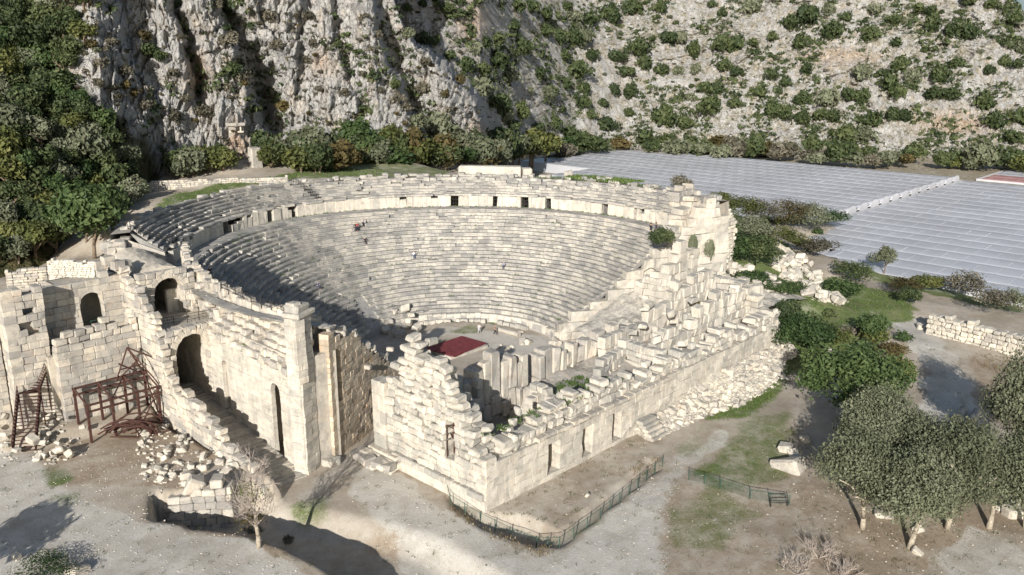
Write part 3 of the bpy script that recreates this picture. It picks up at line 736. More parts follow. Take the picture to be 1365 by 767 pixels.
def vault(mb, p0, p1, hw, zs, tk=.6, n=14, base=None, tint=.5):
    """barrel vault shell whose axis runs p0-p1"""
    p0 = np.array(p0, float); p1 = np.array(p1, float); d = (p1 - p0) / np.linalg.norm(p1 - p0); nr = np.array([-d[1], d[0]])
    V = []; F = []
    segs = 10
    for q in range(segs + 1):
        p = p0 + (p1 - p0) * q / segs
        for r, in ((hw,), (hw + tk,)):
            for k in range(n + 1):
                a = math.pi * k / n; rj = r + (random.uniform(-.12, .12) if r > hw else 0)
                V.append((*(p + nr * rj * math.cos(a)), zs + rj * math.sin(a)))
    m = 2 * (n + 1)
    for q in range(segs):
        for k in range(n):
            F.append((q * m + k, q * m + k + 1, (q + 1) * m + k + 1, (q + 1) * m + k))
            F.append((q * m + n + 1 + k, (q + 1) * m + n + 1 + k, (q + 1) * m + n + 2 + k, q * m + n + 2 + k))
        F.append((q * m, (q + 1) * m, (q + 1) * m + n + 1, q * m + n + 1)); F.append((q * m + n, q * m + 2 * n + 1, (q + 1) * m + 2 * n + 1, (q + 1) * m + n))
    for q in (0, segs):
        for k in range(n): F.append((q * m + k, q * m + n + 1 + k, q * m + n + 2 + k, q * m + k + 1))
    mb.add(V, F, tint)

# retaining walls at the two ends of the auditorium
seatz = lambda r: 1.7 + max(0, min(r - 17.0, 22)) * .6875
cL = (math.cos(AL), math.sin(AL)); cR = (math.cos(AR), math.sin(AR))
mb = MB()
prL = lin([(0, 16.2), (1.2, 15.0), (4, 14.4), (7, 12.9), (8, 12.0), (10, 10.2), (16, 6.2), (23, 1.8)])
ashlar(mb, (39.4 * cL[0], 39.4 * cL[1] - .9), (17.0 * cL[0] + .2, 17.0 * cL[1] - .9), 1.3, -.3, prL, openings=[(1.7, .75, 7.0, 12.6, True)], rag=.25, ch=.035, hc=(.55, .75), out=.02)
mb.block((37.7 * cL[0], 37.7 * cL[1] + 1.0, 9.5), (1.2, .1, 4.5), rot=AL, tint=.1)
mb.erode(.04); mb.obj('end_wall', M['ochre'], theatre)
mb = MB()
for r_, z_ in ((25.0, 9.2), (31.2, 8.9)):
    mb.block((r_ * cL[0], r_ * cL[1] - 1.2, z_), (.3, .5, .28), rot=AL, ch=.12, jit=.03, tint=.8)
for q in range(16):
    r_ = random.uniform(24, 37); mb.block((r_ * cL[0], r_ * cL[1] - .3, prL(39.4 - r_) + random.uniform(.1, .6)), (random.uniform(.3, .8), random.uniform(.3, .6), random.uniform(.25, .5)), rot=random.uniform(0, 3), ch=.12, jit=.1)
mb.obj('loose_coping', M['greywall'], theatre)
mb = MB()
prR = lin([(0, 1.8), (7, 6.3), (14, 11.0), (20, 15.0), (22, 17.0), (24, 18.2), (26, 20.6), (27, 19.4), (28.4, 22.6), (29.4, 22.0), (30, 19.6), (31.2, 17.6), (33, 15)])
ashlar(mb, (17.0 * cR[0], 17.0 * cR[1] - .6), (49.0 * cR[0], 49.0 * cR[1] - .6), 1.3, -.3, prR, openings=[(16.8, 1.3, 8.0, 9.7, True)], rag=.25, ch=.03, hc=(1.3, 1.9), bl=(1.4, 3.0), out=.05, tb=(.35, .8))
mb.block((34.5 * cR[0] + .3, 34.5 * cR[1] + .5, 9.0), (1.5, .3, 2.2), rot=AR, tint=.6)
mb.erode(.3, .6); mb.obj('end_wall', M['cream'], theatre)

# ------------------------------------------------------------------ stage building
stage = thing('stage_building', 'long ruined stage building of pale blocks with broken walls in front of the auditorium', 'ruin', (-31.5, -38.5, 0))
def part(mb, name, mat, parent): o = mb.obj(name, M[mat], parent); o.matrix_parent_inverse = Matrix.Translation(-Vector(parent.location)); return o
X0, Y0 = -31.5, -38.5
# long front wall (towards -y): s = x + 31.5
mb = MB()
frontbase = lin([(0, 4.0), (2, 5.2), (28, 5.6), (40, 6.0), (63, 6.4)])
bays = [(10.6, 1.0, .2, 4.6, False), (16.4, .9, .2, 4.6, False), (22.2, .9, .2, 4.6, False)]
ashlar(mb, (X0, Y0), (X0 + 63, Y0), 1.7, -1.3, frontbase, openings=bays, ch=.02, hc=(.8, 1.0), bl=(1.0, 2.4), out=.015, jit=.015, tb=(.45, .85))
mb.erode(.16)
part(mb, 'front_wall', 'cream', stage)
mb = MB()      # back faces of the three doorways
for (s, hw, zb, zs, a_) in bays: mb.box((X0 + s - hw - .3, Y0 + 1.72, 0), (X0 + s + hw + .3, Y0 + 2.0, 5), .6)
part(mb, 'door_backing', 'cream', stage)
mb = MB()      # broad projecting cornice
for s in np.arange(7.5, 31, 1.45):
    mb.block((X0 + s + .7, Y0 + .55, 5.55 + .012 * s + random.gauss(0, .02)), (.7, 1.1, .22), ch=.06, jit=.03, tint=random.uniform(.3, .9))
mb.erode(.1)
part(mb, 'cornice', 'greywall', stage)
mb = MB()      # rough upper courses
up = steps([(0, 4.8), (1.5, 5.6), (3, 6.6), (4.5, 7.3), (9, 7.7), (11, 8.1), (12.2, 7.2), (13.4, 8.4), (20, 7.9), (25, 7.4), (29, 7.0), (32, 7.8), (38, 7.4), (45, 8.1), (52, 7.6), (58, 8.2), (61, 7.2)])
ashlar(mb, (X0 + .3, Y0 + .35), (X0 + 63, Y0 + .35), 2.0, lambda s: frontbase(s) - .2, up, ch=.13, hc=(.6, .85), bl=(.8, 1.7), out=.16, jit=.11, rag=.6, tb=(.1, .95))
for q in range(24): mb.block((X0 + random.uniform(.5, 62), Y0 + random.uniform(.3, 2.6), up(0) * 0 + random.uniform(6.2, 8.6)), (random.uniform(.25, .7), random.uniform(.25, .6), random.uniform(.2, .45)), rot=random.uniform(0, 3), ch=.15, jit=.12)
mb.erode(.2)
part(mb, 'broken_upper_courses', 'cream', stage)
# left end wall (towards -x): s runs from the corner back along +y
mb = MB()
topL = steps([(0, 5.2), (.8, 6.6), (1.7, 8.3), (2.7, 9.9), (3.8, 10.9), (4.9, 12.2), (5.8, 13.6), (6.7, 15.0), (7.9, 14.2), (9.2, 13.6), (10.2, 14.8), (10.9, 16.6), (12.7, 15.6), (13.4, 13.0), (14.6, 10.4)])
ashlar(mb, (X0, Y0 + 18), (X0, Y0), 1.7, -1.3, lambda s: topL(18 - s), openings=[(18 - 5.7, .85, 3.9, 7.9, False)], ch=.08, hc=(.66, .9), bl=(.9, 1.8), out=.05, jit=.05, rag=.5, tb=(.2, .95), rough_above=lambda s: 6.0 + 2.0 * math.sin(s * 1.1))
ashlar(mb, (X0 + 1.6, Y0 + 16), (X0 + 1.6, Y0 + 1.5), 1.5, 0, lambda s: topL(16 - s) - random.choice([.4, 1.2, 2.2, 3.0, -.5]), ch=.16, hc=(.7, 1.0), bl=(.8, 1.5), out=.14, jit=.1, rag=.6, tb=(.1, .9))
mb.erode(.16)
part(mb, 'end_wall', 'cream', stage)
mb = MB()
for s in np.arange(0.2, 14.2, 1.15): mb.block((X0 - .22, Y0 + s + .57, 1.55), (.32, .56, .36), ch=.09, jit=.05, tint=random.uniform(0, .6))
for s in np.arange(0.0, 14.0, 1.9): mb.block((X0 - .12, Y0 + s + .95, .15), (.2, .94, 1.1), ch=.03, jit=.01, tint=random.uniform(.7, 1))
part(mb, 'plinth', 'cream', stage)
mb = MB()
for yy_ in (-.65, .65): mb.tube((X0 + .3, Y0 + 5.7 + yy_, 3.9), (X0 + .3, Y0 + 5.7 + yy_, 7.7), .06, 5)
mb.tube((X0 + .3, Y0 + 5.0, 7.7), (X0 + .3, Y0 + 6.4, 7.7), .07, 5); mb.box((X0 + 1.4, Y0 + 4.7, 3.9), (X0 + 1.6, Y0 + 6.7, 7.9), .7)
part(mb, 'door_frame', 'rust', stage)
mb = MB()     # pilaster at the back end of the wall
ashlar(mb, (X0 - .3, Y0 + 18.6), (X0 - .3, Y0 + 16.3), 1.6, 1.6, lambda s: 10.2, ch=.03, hc=(1.4, 2.0), bl=(1.0, 1.4), out=.01)
part(mb, 'pilaster', 'cream', stage)
mb = MB()     # worn steps and footing below the pilaster
for q in range(26): mb.block((X0 - random.uniform(.2, 2.4), Y0 + random.uniform(13.8, 19), random.uniform(.1, 1.1)), (random.uniform(.5, .9), random.uniform(.5, 1), random.uniform(.3, .5)), rot=random.uniform(-.3, .3), ch=.12, jit=.12)
for s in range(4): mb.block((X0 - .4 - .28 * s, Y0 + 16.4, 1.5 - .38 * s), (.6, 2.6, .22), ch=.08, jit=.06)
part(mb, 'steps', 'greywall', stage)
# inner wall of tall upright stones at y = -25
mb = MB()
x = X0 + 1.7; prev = 0
innert = lin([(-30, 14.0), (-27.5, 12.6), (-26.5, 10.5), (-24, 9.0), (-22, 8.6), (-20, 9.8), (-17.5, 10.8), (-15, 9.0), (-12, 8.6), (-10.6, 7.9), (-9, 8.2), (-4, 7.6), (2, 7.8), (8, 8.2), (14, 6.5), (20, 5.0)])
while x < 20:
    w_ = random.uniform(.9, 1.9)
    gap = (-11.1 < x + w_ / 2 < -9.9) or (3.6 < x < 4.6)
    if not gap:
        tp = innert(x + w_ / 2) + random.choice([-.9, -.3, .2, .7, .5]); z = -.2
        for h in (random.uniform(2.2, 3.2), random.uniform(2, 3), 9):
            h = min(h, tp - z)
            if h < .4: break
            mb.block((x + w_ / 2, -25 + random.gauss(0, .12), z + h / 2), (w_ / 2 - .005, .95 + random.uniform(-.2, .2), h / 2 - .01), rot=random.gauss(0, .05), ch=.16, jit=.1, tint=random.uniform(.2, .9)); z += h
    x += w_
mb.erode(.16)
part(mb, 'inner_wall', 'greywall', stage)
mb = MB()      # stub walls inside the room
def stub(a, b, th, z0, tp, **k): ashlar(mb, a, b, th, z0, tp, ch=.1, hc=(.7, 1.1), bl=(.8, 1.5), out=.08, jit=.07, rag=.4, **k)
stub((-24.5, -27.5), (-21.5, -27.5), 1.2, -.2, lambda s: 5.5 + s)
stub((-12.5, -35.5), (-12.5, -28), 1.3, -.2, lin([(0, 5.4), (7, 6.4)]))
stub((-15.5, -30), (-12.5, -30), 1.2, -.2, lambda s: 5.0)
stub((-4, -31.5), (4, -30), 1.3, 2, lambda s: 7.2); stub((4.5, -36), (5, -28), 1.3, 2, lambda s: 7.8)
mb.erode(.15)
part(mb, 'cross_walls', 'cream', stage)
mb = MB()      # earth and rubble fill of the room
xs = np.arange(-29.9, 31, .9); ys = np.arange(-36.6, -25.4, .9); A_, B_ = np.meshgrid(xs, ys)
Zf = np.interp(A_, [-30, -14, -12, -4, 8, 31], [.9, 1.2, 4.6, 5.0, 5.4, 6.4]) + .3 * fbm(A_ * .3, B_ * .3, 0 * A_, 3) + np.clip((B_ + 30) * .05, -.3, .3)
ii = np.arange(A_.size).reshape(A_.shape)
mb.add(np.stack([A_, B_, Zf], -1), np.stack([ii[:-1, :-1], ii[:-1, 1:], ii[1:, 1:], ii[1:, :-1]], -1).reshape(-1, 4).tolist(), .4)
part(mb, 'room_floor', 'greywall', stage)
# set-back upper walls of the right half
mb = MB()
ashlar(mb, (6, -33.2), (31, -33.2), 1.4, 5.0, lin([(0, 7.6), (4, 9.4), (7, 8.0), (10, 9.2), (14, 11.0), (17, 11.6), (20, 10.6), (22, 12.4), (25, 11.0)]), openings=[(16.4, .5, 8.2, 10.6, False)], ch=.1, hc=(1.1, 1.8), bl=(.8, 1.9), out=.07, jit=.05, rag=.5, tb=(.3, 1))
ashlar(mb, (2, -27.6), (30, -27.6), 1.4, 4.0, lin([(0, 7), (4, 9.5), (6, 8.0), (12, 11.2), (15, 10.2), (18, 13.2), (22, 12.0), (24, 13.6), (28, 11.5)]), ch=.1, hc=(1.1, 1.9), bl=(.8, 1.8), out=.08, jit=.06, rag=.6, tb=(.3, 1))
ashlar(mb, (31.5, -38.3), (31.5, -24), 1.6, -.3, lin([(0, 7.5), (5, 11), (9, 12), (14, 11)]), ch=.09, hc=(.8, 1.1), bl=(.8, 1.8), out=.08, jit=.06, rag=.5)
for q in range(26): mb.block((random.uniform(3, 31), random.uniform(-34, -26.5), random.uniform(6, 11.5)), (random.uniform(.3, .9), random.uniform(.3, .8), random.uniform(.25, .6)), rot=random.uniform(0, 3), ch=.16, jit=.13)
mb.erode(.3)
part(mb, 'upper_walls', 'cream', stage)
mb = MB()
for s in range(5): mb.block((-4.4, -39.3 - .42 * s, 2.0 - .42 * s), (1.5, .5, .22), ch=.05, jit=.05)
part(mb, 'steps', 'cream', stage)

# ------------------------------------------------------------------ left entrance building with the vaulted passage
ent = thing('entrance_building', 'ruined entrance building with two dark vaulted arches, left of the auditorium', 'ruin', (-44, -6, 0))
mb = MB()      # inner passage wall at x = -40, its face towards -x; s from back (y=14) to front (y=-18)
topI = lin([(0, 12.0), (12, 12.0), (14, 12.4), (20, 12.0), (26, 11.6), (32, 11.4)])
ashlar(mb, (-40, 14), (-40, -18), .6, -.3, topI, openings=[(14 + 1.0, .85, 2.8, 8.6, True), (14 + 12.6, 1.0, .8, 8.6, True)], ch=.025, hc=(.7, .95), bl=(.9, 2.0), out=.015, jit=.015, tb=(.45, 1))
part(mb, 'passage_wall', 'cream', ent)
mb = MB(); mb.box((-39.1, -2.5, 2), (-38.9, .6, 11), .6); part(mb, 'niche_backing', 'cream', ent)
mb = MB()      # rising courses of bare blocks above the wall, back to the railing
for i in range(6):
    for y in np.arange(-16.5 + i * .3, 3 - i * .3, 1.25):
        if random.random() < .9: mb.block((-39.7 + i * .62 + random.gauss(0, .08), y + random.gauss(0, .1), 11.9 + i * .72 + .03 * (y + 16) + random.gauss(0, .08)), (.62, .6 + random.uniform(-.1, .05), .42), rot=random.gauss(0, .06), ch=.14, jit=.09, tint=random.uniform(.2, 1))
mb.erode(.15)
part(mb, 'stepped_blocks', 'greywall', ent)
mb = MB(); mb.box((-39.38, -17.2, 0), (-34.6, -14.4, 13.4), .5); mb.box((-39.38, -8.0, 0), (-34.6, 14, 13.4), .5); mb.box((-39.36, -14.5, 10.2), (-34.7, -7.9, 13.35), .5); mb.box((-34.65, -11.4, -.5), (-34.5, -7.9, 10.3), .1); mb.box((-29.5, -14.2, -1), (-29.0, -11.0, 10.5), .1); mb.box((-34.6, -14.2, 9.8), (-29.5, -11.1, 10.2), .1); mb.box((-34.6, -11.34, -1), (-29.5, -11.0, 10), .1); mb.box((-34.6, -14.3, -1), (-29.5, -13.96, 10), .1); part(mb, 'solid_core', 'greywall', ent)
mb = MB()      # arch front of the lower vault at y = 8
ashlar(mb, (-46.3, 2.5), (-39.6, 2.5), 1.3, 0, lin([(0, 13.0), (2, 13.7), (6.7, 13.6)]), openings=[(4.05, 2.1, 0, 10.5, True)], ch=.08, hc=(.6, .85), bl=(.6, 1.2), out=.06, jit=.06, rag=.2)
voussoirs(mb, (-46.3, 2.5), (-39.6, 2.5), 4.05, 2.1, 10.5, 1.4, .75, 10)
part(mb, 'lower_arch', 'greywall', ent)
mb = MB(); vault(mb, (-42.25, 3.7), (-42.25, 22), 2.1, 10.5, .5); mb.box((-46, 20.5, 0), (-39, 21, 13), .1); mb.box((-45.0, 3.8, 0), (-44.4, 20.5, 11), .3); part(mb, 'lower_vault', 'mortar', ent)
mb = MB(); mb.box((-45.3, 3.9, 12.6), (-38.0, 9.4, 13.5), .5); part(mb, 'terrace', 'mortar', ent)
mb = MB()
ashlar(mb, (-45.3, 9.0), (-38.0, 9.0), 1.1, 12.8, lin([(0, 19.0), (2, 19.7), (5, 19.6), (7.3, 18.4)]), openings=[(3.7, 1.95, 12, 16.5, True)], ch=.07, hc=(.6, .85), bl=(.7, 1.3), out=.05, jit=.05, rag=.15)
voussoirs(mb, (-45.3, 9.0), (-38.0, 9.0), 3.7, 1.95, 16.5, 1.2, .6, 10)
part(mb, 'upper_arch', 'greywall', ent)
mb = MB(); vault(mb, (-41.6, 10.0), (-40.0, 24), 1.95, 16.5, 1.4); mb.box((-39.6, 10.1, 12.5), (-38.2, 22, 16.9), .5); mb.box((-45.1, 10.1, 12.5), (-43.6, 22, 16.9), .5); mb.box((-44, 21.5, 12), (-37.5, 22, 19), .1); mb.box((-44, 9.9, 12.6), (-39, 22, 13.3), .3)
part(mb, 'upper_vault', 'mortar', ent)
mb = MB(); mb.block((-40.3, 11.4, 14.8), (.8, .3, 1.6), tint=.9, jit=.02); part(mb, 'inner_pier', 'cream', ent)
mb = MB()      # rough wing of blocks right of the upper arch
for q in range(70):
    x = random.uniform(-38.6, -35.2); y = random.uniform(1.5, 12); z = random.uniform(12.5, 17.4 - .3 * abs(y - 8) - .3 * (x + 38.6))
    mb.block((x, y, z), (random.uniform(.4, .8), random.uniform(.4, .8), random.uniform(.35, .6)), rot=random.uniform(-.3, .3), ch=.13, jit=.1)
part(mb, 'block_wing', 'greywall', ent)
mb = MB()      # outer passage wall at x = -46: s from back (y=13) to front (y=-18)
topO = steps([(0, 20.4), (1.3, 19.8), (2.6, 19.0), (4, 18.6), (5.2, 17.9), (6.5, 17.2), (8, 16.2), (9.4, 15.2), (10.4, 13.8), (11.3, 9.6), (12.5, 8.2), (14, 7.4), (17, 6.8), (20, 6.2), (23.5, 5.5), (25.3, 4.4), (27, 3.4), (30, 2.6), (33, 2.0)])
ashlar(mb, (-46.4, 13.6), (-46.4, -20.0), 1.2, 0, topO, ch=.06, hc=(.65, .9), bl=(.8, 1.6), out=.05, jit=.05, rag=.3, rough_above=lambda s: topO(s) - 1.3)
mb.erode(.14)
part(mb, 'outer_wall', 'greywall', ent)
mb = MB()
for k in range(34):
    mb.box((-45.2, -19 + k * .82, -.6), (-40.0, -19 + (k + 1) * .82, -.05 + .125 * k), random.uniform(.2, .9))
part(mb, 'passage_steps', 'greywall', ent)
# tall pier at the corner
mb = MB()
ashlar(mb, (-39.8, -18.2), (-37.6, -17.3), 1.9, -.2, lambda s: 18.4, ch=.03, hc=(.7, .95), bl=(1.1, 1.8), out=.02, jit=.015, tb=(.3, 1))
ashlar(mb, (-40.2, -16.2), (-40.2, -18.2), 1.2, 11, lambda s: 18.4, ch=.03, hc=(.7, .95), bl=(1.1, 1.8), out=.02, jit=.015, tb=(.3, 1))
mb.block((-38.9, -16.8, 18.7), (1.55, 1.2, .3), rot=.4, ch=.1, jit=.06); mb.block((-39.0, -16.7, 19.3), (1.1, .9, .4), rot=.4, ch=.15, jit=.1); mb.block((-39.3, -16.6, 19.7), (.6, .7, .3), rot=.2, ch=.12, jit=.1)
mb.erode(.08)
part(mb, 'corner_pier', 'cream', ent)
mb = MB()
for q in range(7): mb.block((-36.2 + random.uniform(-.8, .6), -17.3 + random.uniform(-.8, .3), .3), (.5, .45, .4), rot=random.uniform(0, 1), ch=.1, jit=.08)
part(mb, 'pier_footing', 'cream', ent)
# blind wall facing the yard, at y = 8, and the wall with the arched window at y = 12
mb = MB()
ashlar(mb, (-56.2, 7.6), (-46.5, 7.6), 1.2, 0, steps([(0, 13.6), (1.2, 14.8), (3, 15.0), (6, 14.6), (8, 14.2)]), ch=.05, hc=(.7, .95), bl=(.9, 1.6), out=.03, jit=.03, rag=.15, tb=(0, .8), rough_above=lambda s: 13.2)
mb.erode(.12)
part(mb, 'yard_wall', 'greywall', ent)
mb = MB(); mb.box((-56.8, 8.7, 0), (-46.3, 13.2, 11.7), .4); mb.box((-56.0, 8.8, 11.5), (-46.3, 11.2, 12.0), .5); part(mb, 'ledge', 'mortar', ent)
mb = MB()
ashlar(mb, (-57.4, 12), (-45.2, 12), 1.2, 11.2, steps([(0, 18.6), (2, 18.9), (5, 19.3), (6.5, 19.0), (8.5, 20.0), (9.7, 19.2), (10.6, 20.6), (11.4, 19.6)]), openings=[(7.35, 1.35, 12.0, 16.3, True)], ch=.04, hc=(.75, 1.0), bl=(1.0, 2.0), out=.03, jit=.02, rag=.1, tb=(.1, .9))
mb.erode(.08)
part(mb, 'window_wall', 'greywall', ent)
mb = MB(); mb.box((-53.5, 16.2, 11), (-45.5, 16.6, 19), .1); mb.box((-53.5, 13.2, 18.6), (-45.5, 16.4, 19.0), .3); mb.box((-53.7, 13.2, 11), (-53.4, 16.4, 19), .1); mb.box((-46, 13.2, 11), (-45.7, 16.4, 19), .1); mb.box((-53.5, 13.1, 11.0), (-45.5, 16.4, 11.6), .3); part(mb, 'dark_chamber', 'mortar', ent)
mb = MB()
for z in (12.6, 13.2, 13.8): mb.tube((-51.3, 12.7, z), (-48.8, 12.7, z + .12), .05, 5)
for x in (-51.0, -50.2, -49.2): mb.tube((x, 12.7, 12), (x, 12.7, 14), .04, 5)
part(mb, 'window_rail', 'fence', ent)
# big pier at the far left
mb = MB()
ashlar(mb, (-60.6, 9.4), (-56.2, 9.4), 1.6, 1.5, steps([(0, 20.2), (1, 20.6), (2.6, 19.8), (3.2, 20.4)]), ch=.05, hc=(.7, .95), bl=(.9, 1.5), out=.04, jit=.03, rag=.1, tb=(.1, .9), skipf=lambda m, z: 2.1 < m < 3.1 and 15.0 < z < 18.4 and random.random() < .8)
ashlar(mb, (-60.6, 13.5), (-60.6, 9.4), 1.4, 1.5, steps([(0, 18.6), (2, 19.8)]), ch=.05, hc=(.7, .95), bl=(.9, 1.5), out=.04, jit=.03, tb=(.2, .9))
mb.box((-59.6, 10.4, 1), (-56.3, 13.6, 17), .4)
mb.erode(.1)
part(mb, 'left_pier', 'greywall', ent)
mb = MB()
ashlar(mb, (-62.8, 11.6), (-60.7, 11.6), 1.4, 1.5, steps([(0, 18.4), (1, 19.0)]), ch=.05, hc=(.7, .95), bl=(.9, 1.5), out=.04, jit=.03)
for (x, y, z) in ((-47.0, 13.4, 21.0), (-46.2, 12.6, 20.4), (-45.2, 13, 20.2), (-47.8, 14.2, 20.4)): mb.block((x, y, z), (.7, .6, .55), rot=random.uniform(-.2, .2), ch=.06, jit=.05)
part(mb, 'pier_extension', 'greywall', ent)
mb = MB()      # flat grey mass between vault and seats
for q in range(60):
    th = R(random.uniform(136, 149)); r_ = random.uniform(47.0, 50); mb.block((r_ * math.cos(th), r_ * math.sin(th), 19.6 + random.uniform(-.4, .8)), (random.uniform(.5, 1), random.uniform(.4, .9), random.uniform(.3, .6)), rot=th, ch=.12, jit=.12)
part(mb, 'rim_blocks', 'greywall', ent)

# ------------------------------------------------------------------ right entrance building, mostly collapsed
rent = thing('entrance_building', 'tall collapsed ruin of bright broken masonry with ivy, right of the auditorium', 'ruin', (40, -18, 0))
mb = MB()
ashlar(mb, (34.0, -17.0), (42.0, -17.0), 2.2, 1, steps([(0, 17.5), (1.2, 19.0), (2, 20.2), (4, 21.5), (6, 22.4), (7, 21.6)]), openings=[(2.2, .7, 15.4, 16.6, False)], ch=.06, hc=(.8, 1.1), bl=(1.0, 2.0), out=.04, jit=.04, rag=.3, tb=(.2, .9))
mb.erode(.3)
part(mb, 'ivy_tower', 'greywall', rent)
mb = MB()
ashlar(mb, (41.5, -12.5), (46.5, -12.5), 2.0, 12, steps([(0, 22.4), (1.4, 23.2), (3, 22.0), (4, 22.8)]), ch=.08, hc=(.8, 1.1), bl=(1.0, 1.8), out=.05, jit=.05, rag=.3)
mb.erode(.3)
part(mb, 'back_wall', 'greywall', rent)
mb = MB()
ashlar(mb, (42.5, -18), (52.5, -18), 4.5, 6, lin([(0, 14.5), (3, 17.5), (6, 20.0), (8, 19.5), (10, 16.0)]), openings=[(3.2, 1.5, 8, 11.8, True)], ch=.12, hc=(.5, .8), bl=(.6, 1.2), out=.16, jit=.1, rag=.6, tb=(.3, 1))
mb.erode(.3)
part(mb, 'collapsed_vault', 'rubble', rent)
mb = MB()
ashlar(mb, (27.5, -20.5), (36.5, -20.5), 1.6, 2, lin([(0, 12.0), (2, 14.2), (4, 15.5), (6, 14.2), (9, 15.0)]), openings=[(2.3, .8, 9.0, 10.6, True), (6.4, .6, 11, 13.2, True)], ch=.06, hc=(1.3, 2.0), bl=(1.0, 2.2), out=.04, jit=.04, rag=.4, tb=(.4, 1))
ashlar(mb, (27.3, -14), (27.3, -21), 1.4, 2, lin([(0, 10), (7, 11.5)]), ch=.06, hc=(.9, 1.2), bl=(1.0, 1.8), out=.05, jit=.05, rag=.4, tb=(.4, 1))
mb.box((28.4, -19.2, 8.5), (31.6, -18.9, 11.6), .8)
mb.erode(.25)
part(mb, 'front_wall', 'cream', rent)
mb = MB()
for q in range(150):
    x = random.uniform(28, 50); y = random.uniform(-30, -18); z = np.interp(y, [-30, -18], [6.5, 9]) + random.uniform(-1.5, 1.5)
    mb.block((x, y, z), (random.uniform(.5, 1.1), random.uniform(.5, 1.0), random.uniform(.4, .9)), rot=random.uniform(0, 3), ch=.15, jit=.15, tint=random.uniform(.3, 1))
part(mb, 'fallen_masonry', 'rubble', rent)
mb = MB()     # rough sloping infill
xs = np.arange(14, 52, 1.); ys = np.arange(-34, -11, 1.); A_, B_ = np.meshgrid(xs, ys)
Zf = np.interp(A_, [14, 22, 30, 38, 46, 52], [1.5, 4, 6.5, 7.5, 7.5, 5]) + np.interp(B_, [-34, -26, -18, -11], [-1, 0, 1.2, 1.5]) + .8 * fbm(A_ * .25, B_ * .25, 0 * A_, 3)
ii = np.arange(A_.size).reshape(A_.shape)
mb.add(np.stack([A_, B_, Zf], -1), np.stack([ii[:-1, :-1], ii[:-1, 1:], ii[1:, 1:], ii[1:, :-1]], -1).reshape(-1, 4).tolist(), .6)
part(mb, 'rubble_fill', 'cream', rent)
# ------------------------------------------------------------------ greenhouses
def filmmat(name, col):
    t = NT(name); n = t.noise(.05, 3); n2 = t.noise(.6, 4)
    c = t.mix(t.fr(n, .35, .65), tuple(x * .9 for x in col), tuple(min(x * 1.1, 1) for x in col)); c = t.mix(t.math('MULTIPLY', t.fr(n2, .5, .7), .3), c, tuple(x * .75 for x in col))
    t.b.inputs['Coat Weight'].default_value = .15; t.b.inputs['Coat Roughness'].default_value = .25
    return t.done(c, .42, .4)
M['film'] = filmmat('grey_plastic_film', (.43, .435, .455)); M['filmred'] = filmmat('reddish_plastic_film', (.42, .22, .20)); M['filmend'] = filmmat('white_plastic_film', (.50, .50, .52))
M['hoop'] = plain('galvanised_hoop', (.56, .57, .59), .4, .2, .05)
def tunnel(parent, x0, x1, y0, y1, z, h=.3, mat='film', hoop=4.4, end=(False, False), off=0):
    """one arched bay whose axis runs along y; sags a little between the hoops"""
    n = 10; mb = MB(); ys = np.arange(y0, y1 + .01, hoop / 2); V = []
    for j, y in enumerate(ys):
        sag = .07 if j % 2 else 0
        for k in range(n + 1):
            a = math.pi * k / n; V.append((x0 + (x1 - x0) * (1 - math.cos(a)) / 2, y, z + (h - sag) * math.sin(a) ** .85 + random.gauss(0, .012)))
    m = n + 1; F = [(j * m + k, (j + 1) * m + k, (j + 1) * m + k + 1, j * m + k + 1) for j in range(len(ys) - 1) for k in range(n)]
    mb.add(V, F, .5)
    b = mb.obj('roof_bay', M[mat], parent, True)
    hp = MB()
    for y in ys[::2]:
        y = y + random.gauss(0, .05); P_ = [(x0 + (x1 - x0) * (1 - math.cos(a)) / 2, y, z + (h + .03) * math.sin(a) ** .85) for a in np.linspace(.18 * math.pi, .62 * math.pi, 5)]
        hp.path(P_, .024 if random.random() < .85 else .05, 3)
    hp.obj('hoops', M['hoop'], b)
    for q, yy_ in enumerate((y0, y1)):
        if end[q]:
            e = MB(); P_ = [(x0 + (x1 - x0) * (1 - math.cos(a)) / 2, yy_ + (-.06 if q == 0 else .06), z + h * math.sin(a) ** .85) for a in np.linspace(0, math.pi, n + 1)]
            e.add(P_ + [(x1, P_[0][1], 0), (x0, P_[0][1], 0)], [tuple(range(n + 3))], .5); e.obj('end_film', M['filmend'], b)
    return b
def sides(parent, x0, x1, y0, y1, z, mat='film'):
    mb = MB(); mb.add([(x0, y0, -1), (x1, y0, -1), (x1, y1, -1), (x0, y1, -1), (x0, y0, z), (x1, y0, z), (x1, y1, z), (x0, y1, z)], [(0, 1, 5, 4), (1, 2, 6, 5), (2, 3, 7, 6), (3, 0, 4, 7)], .5)
    mb.obj('side_film', M[mat], parent)
g1 = thing('greenhouse', 'vast grey plastic greenhouse farther back, ending in a row of white arched ends', 'greenhouse', (0, 0, 0))
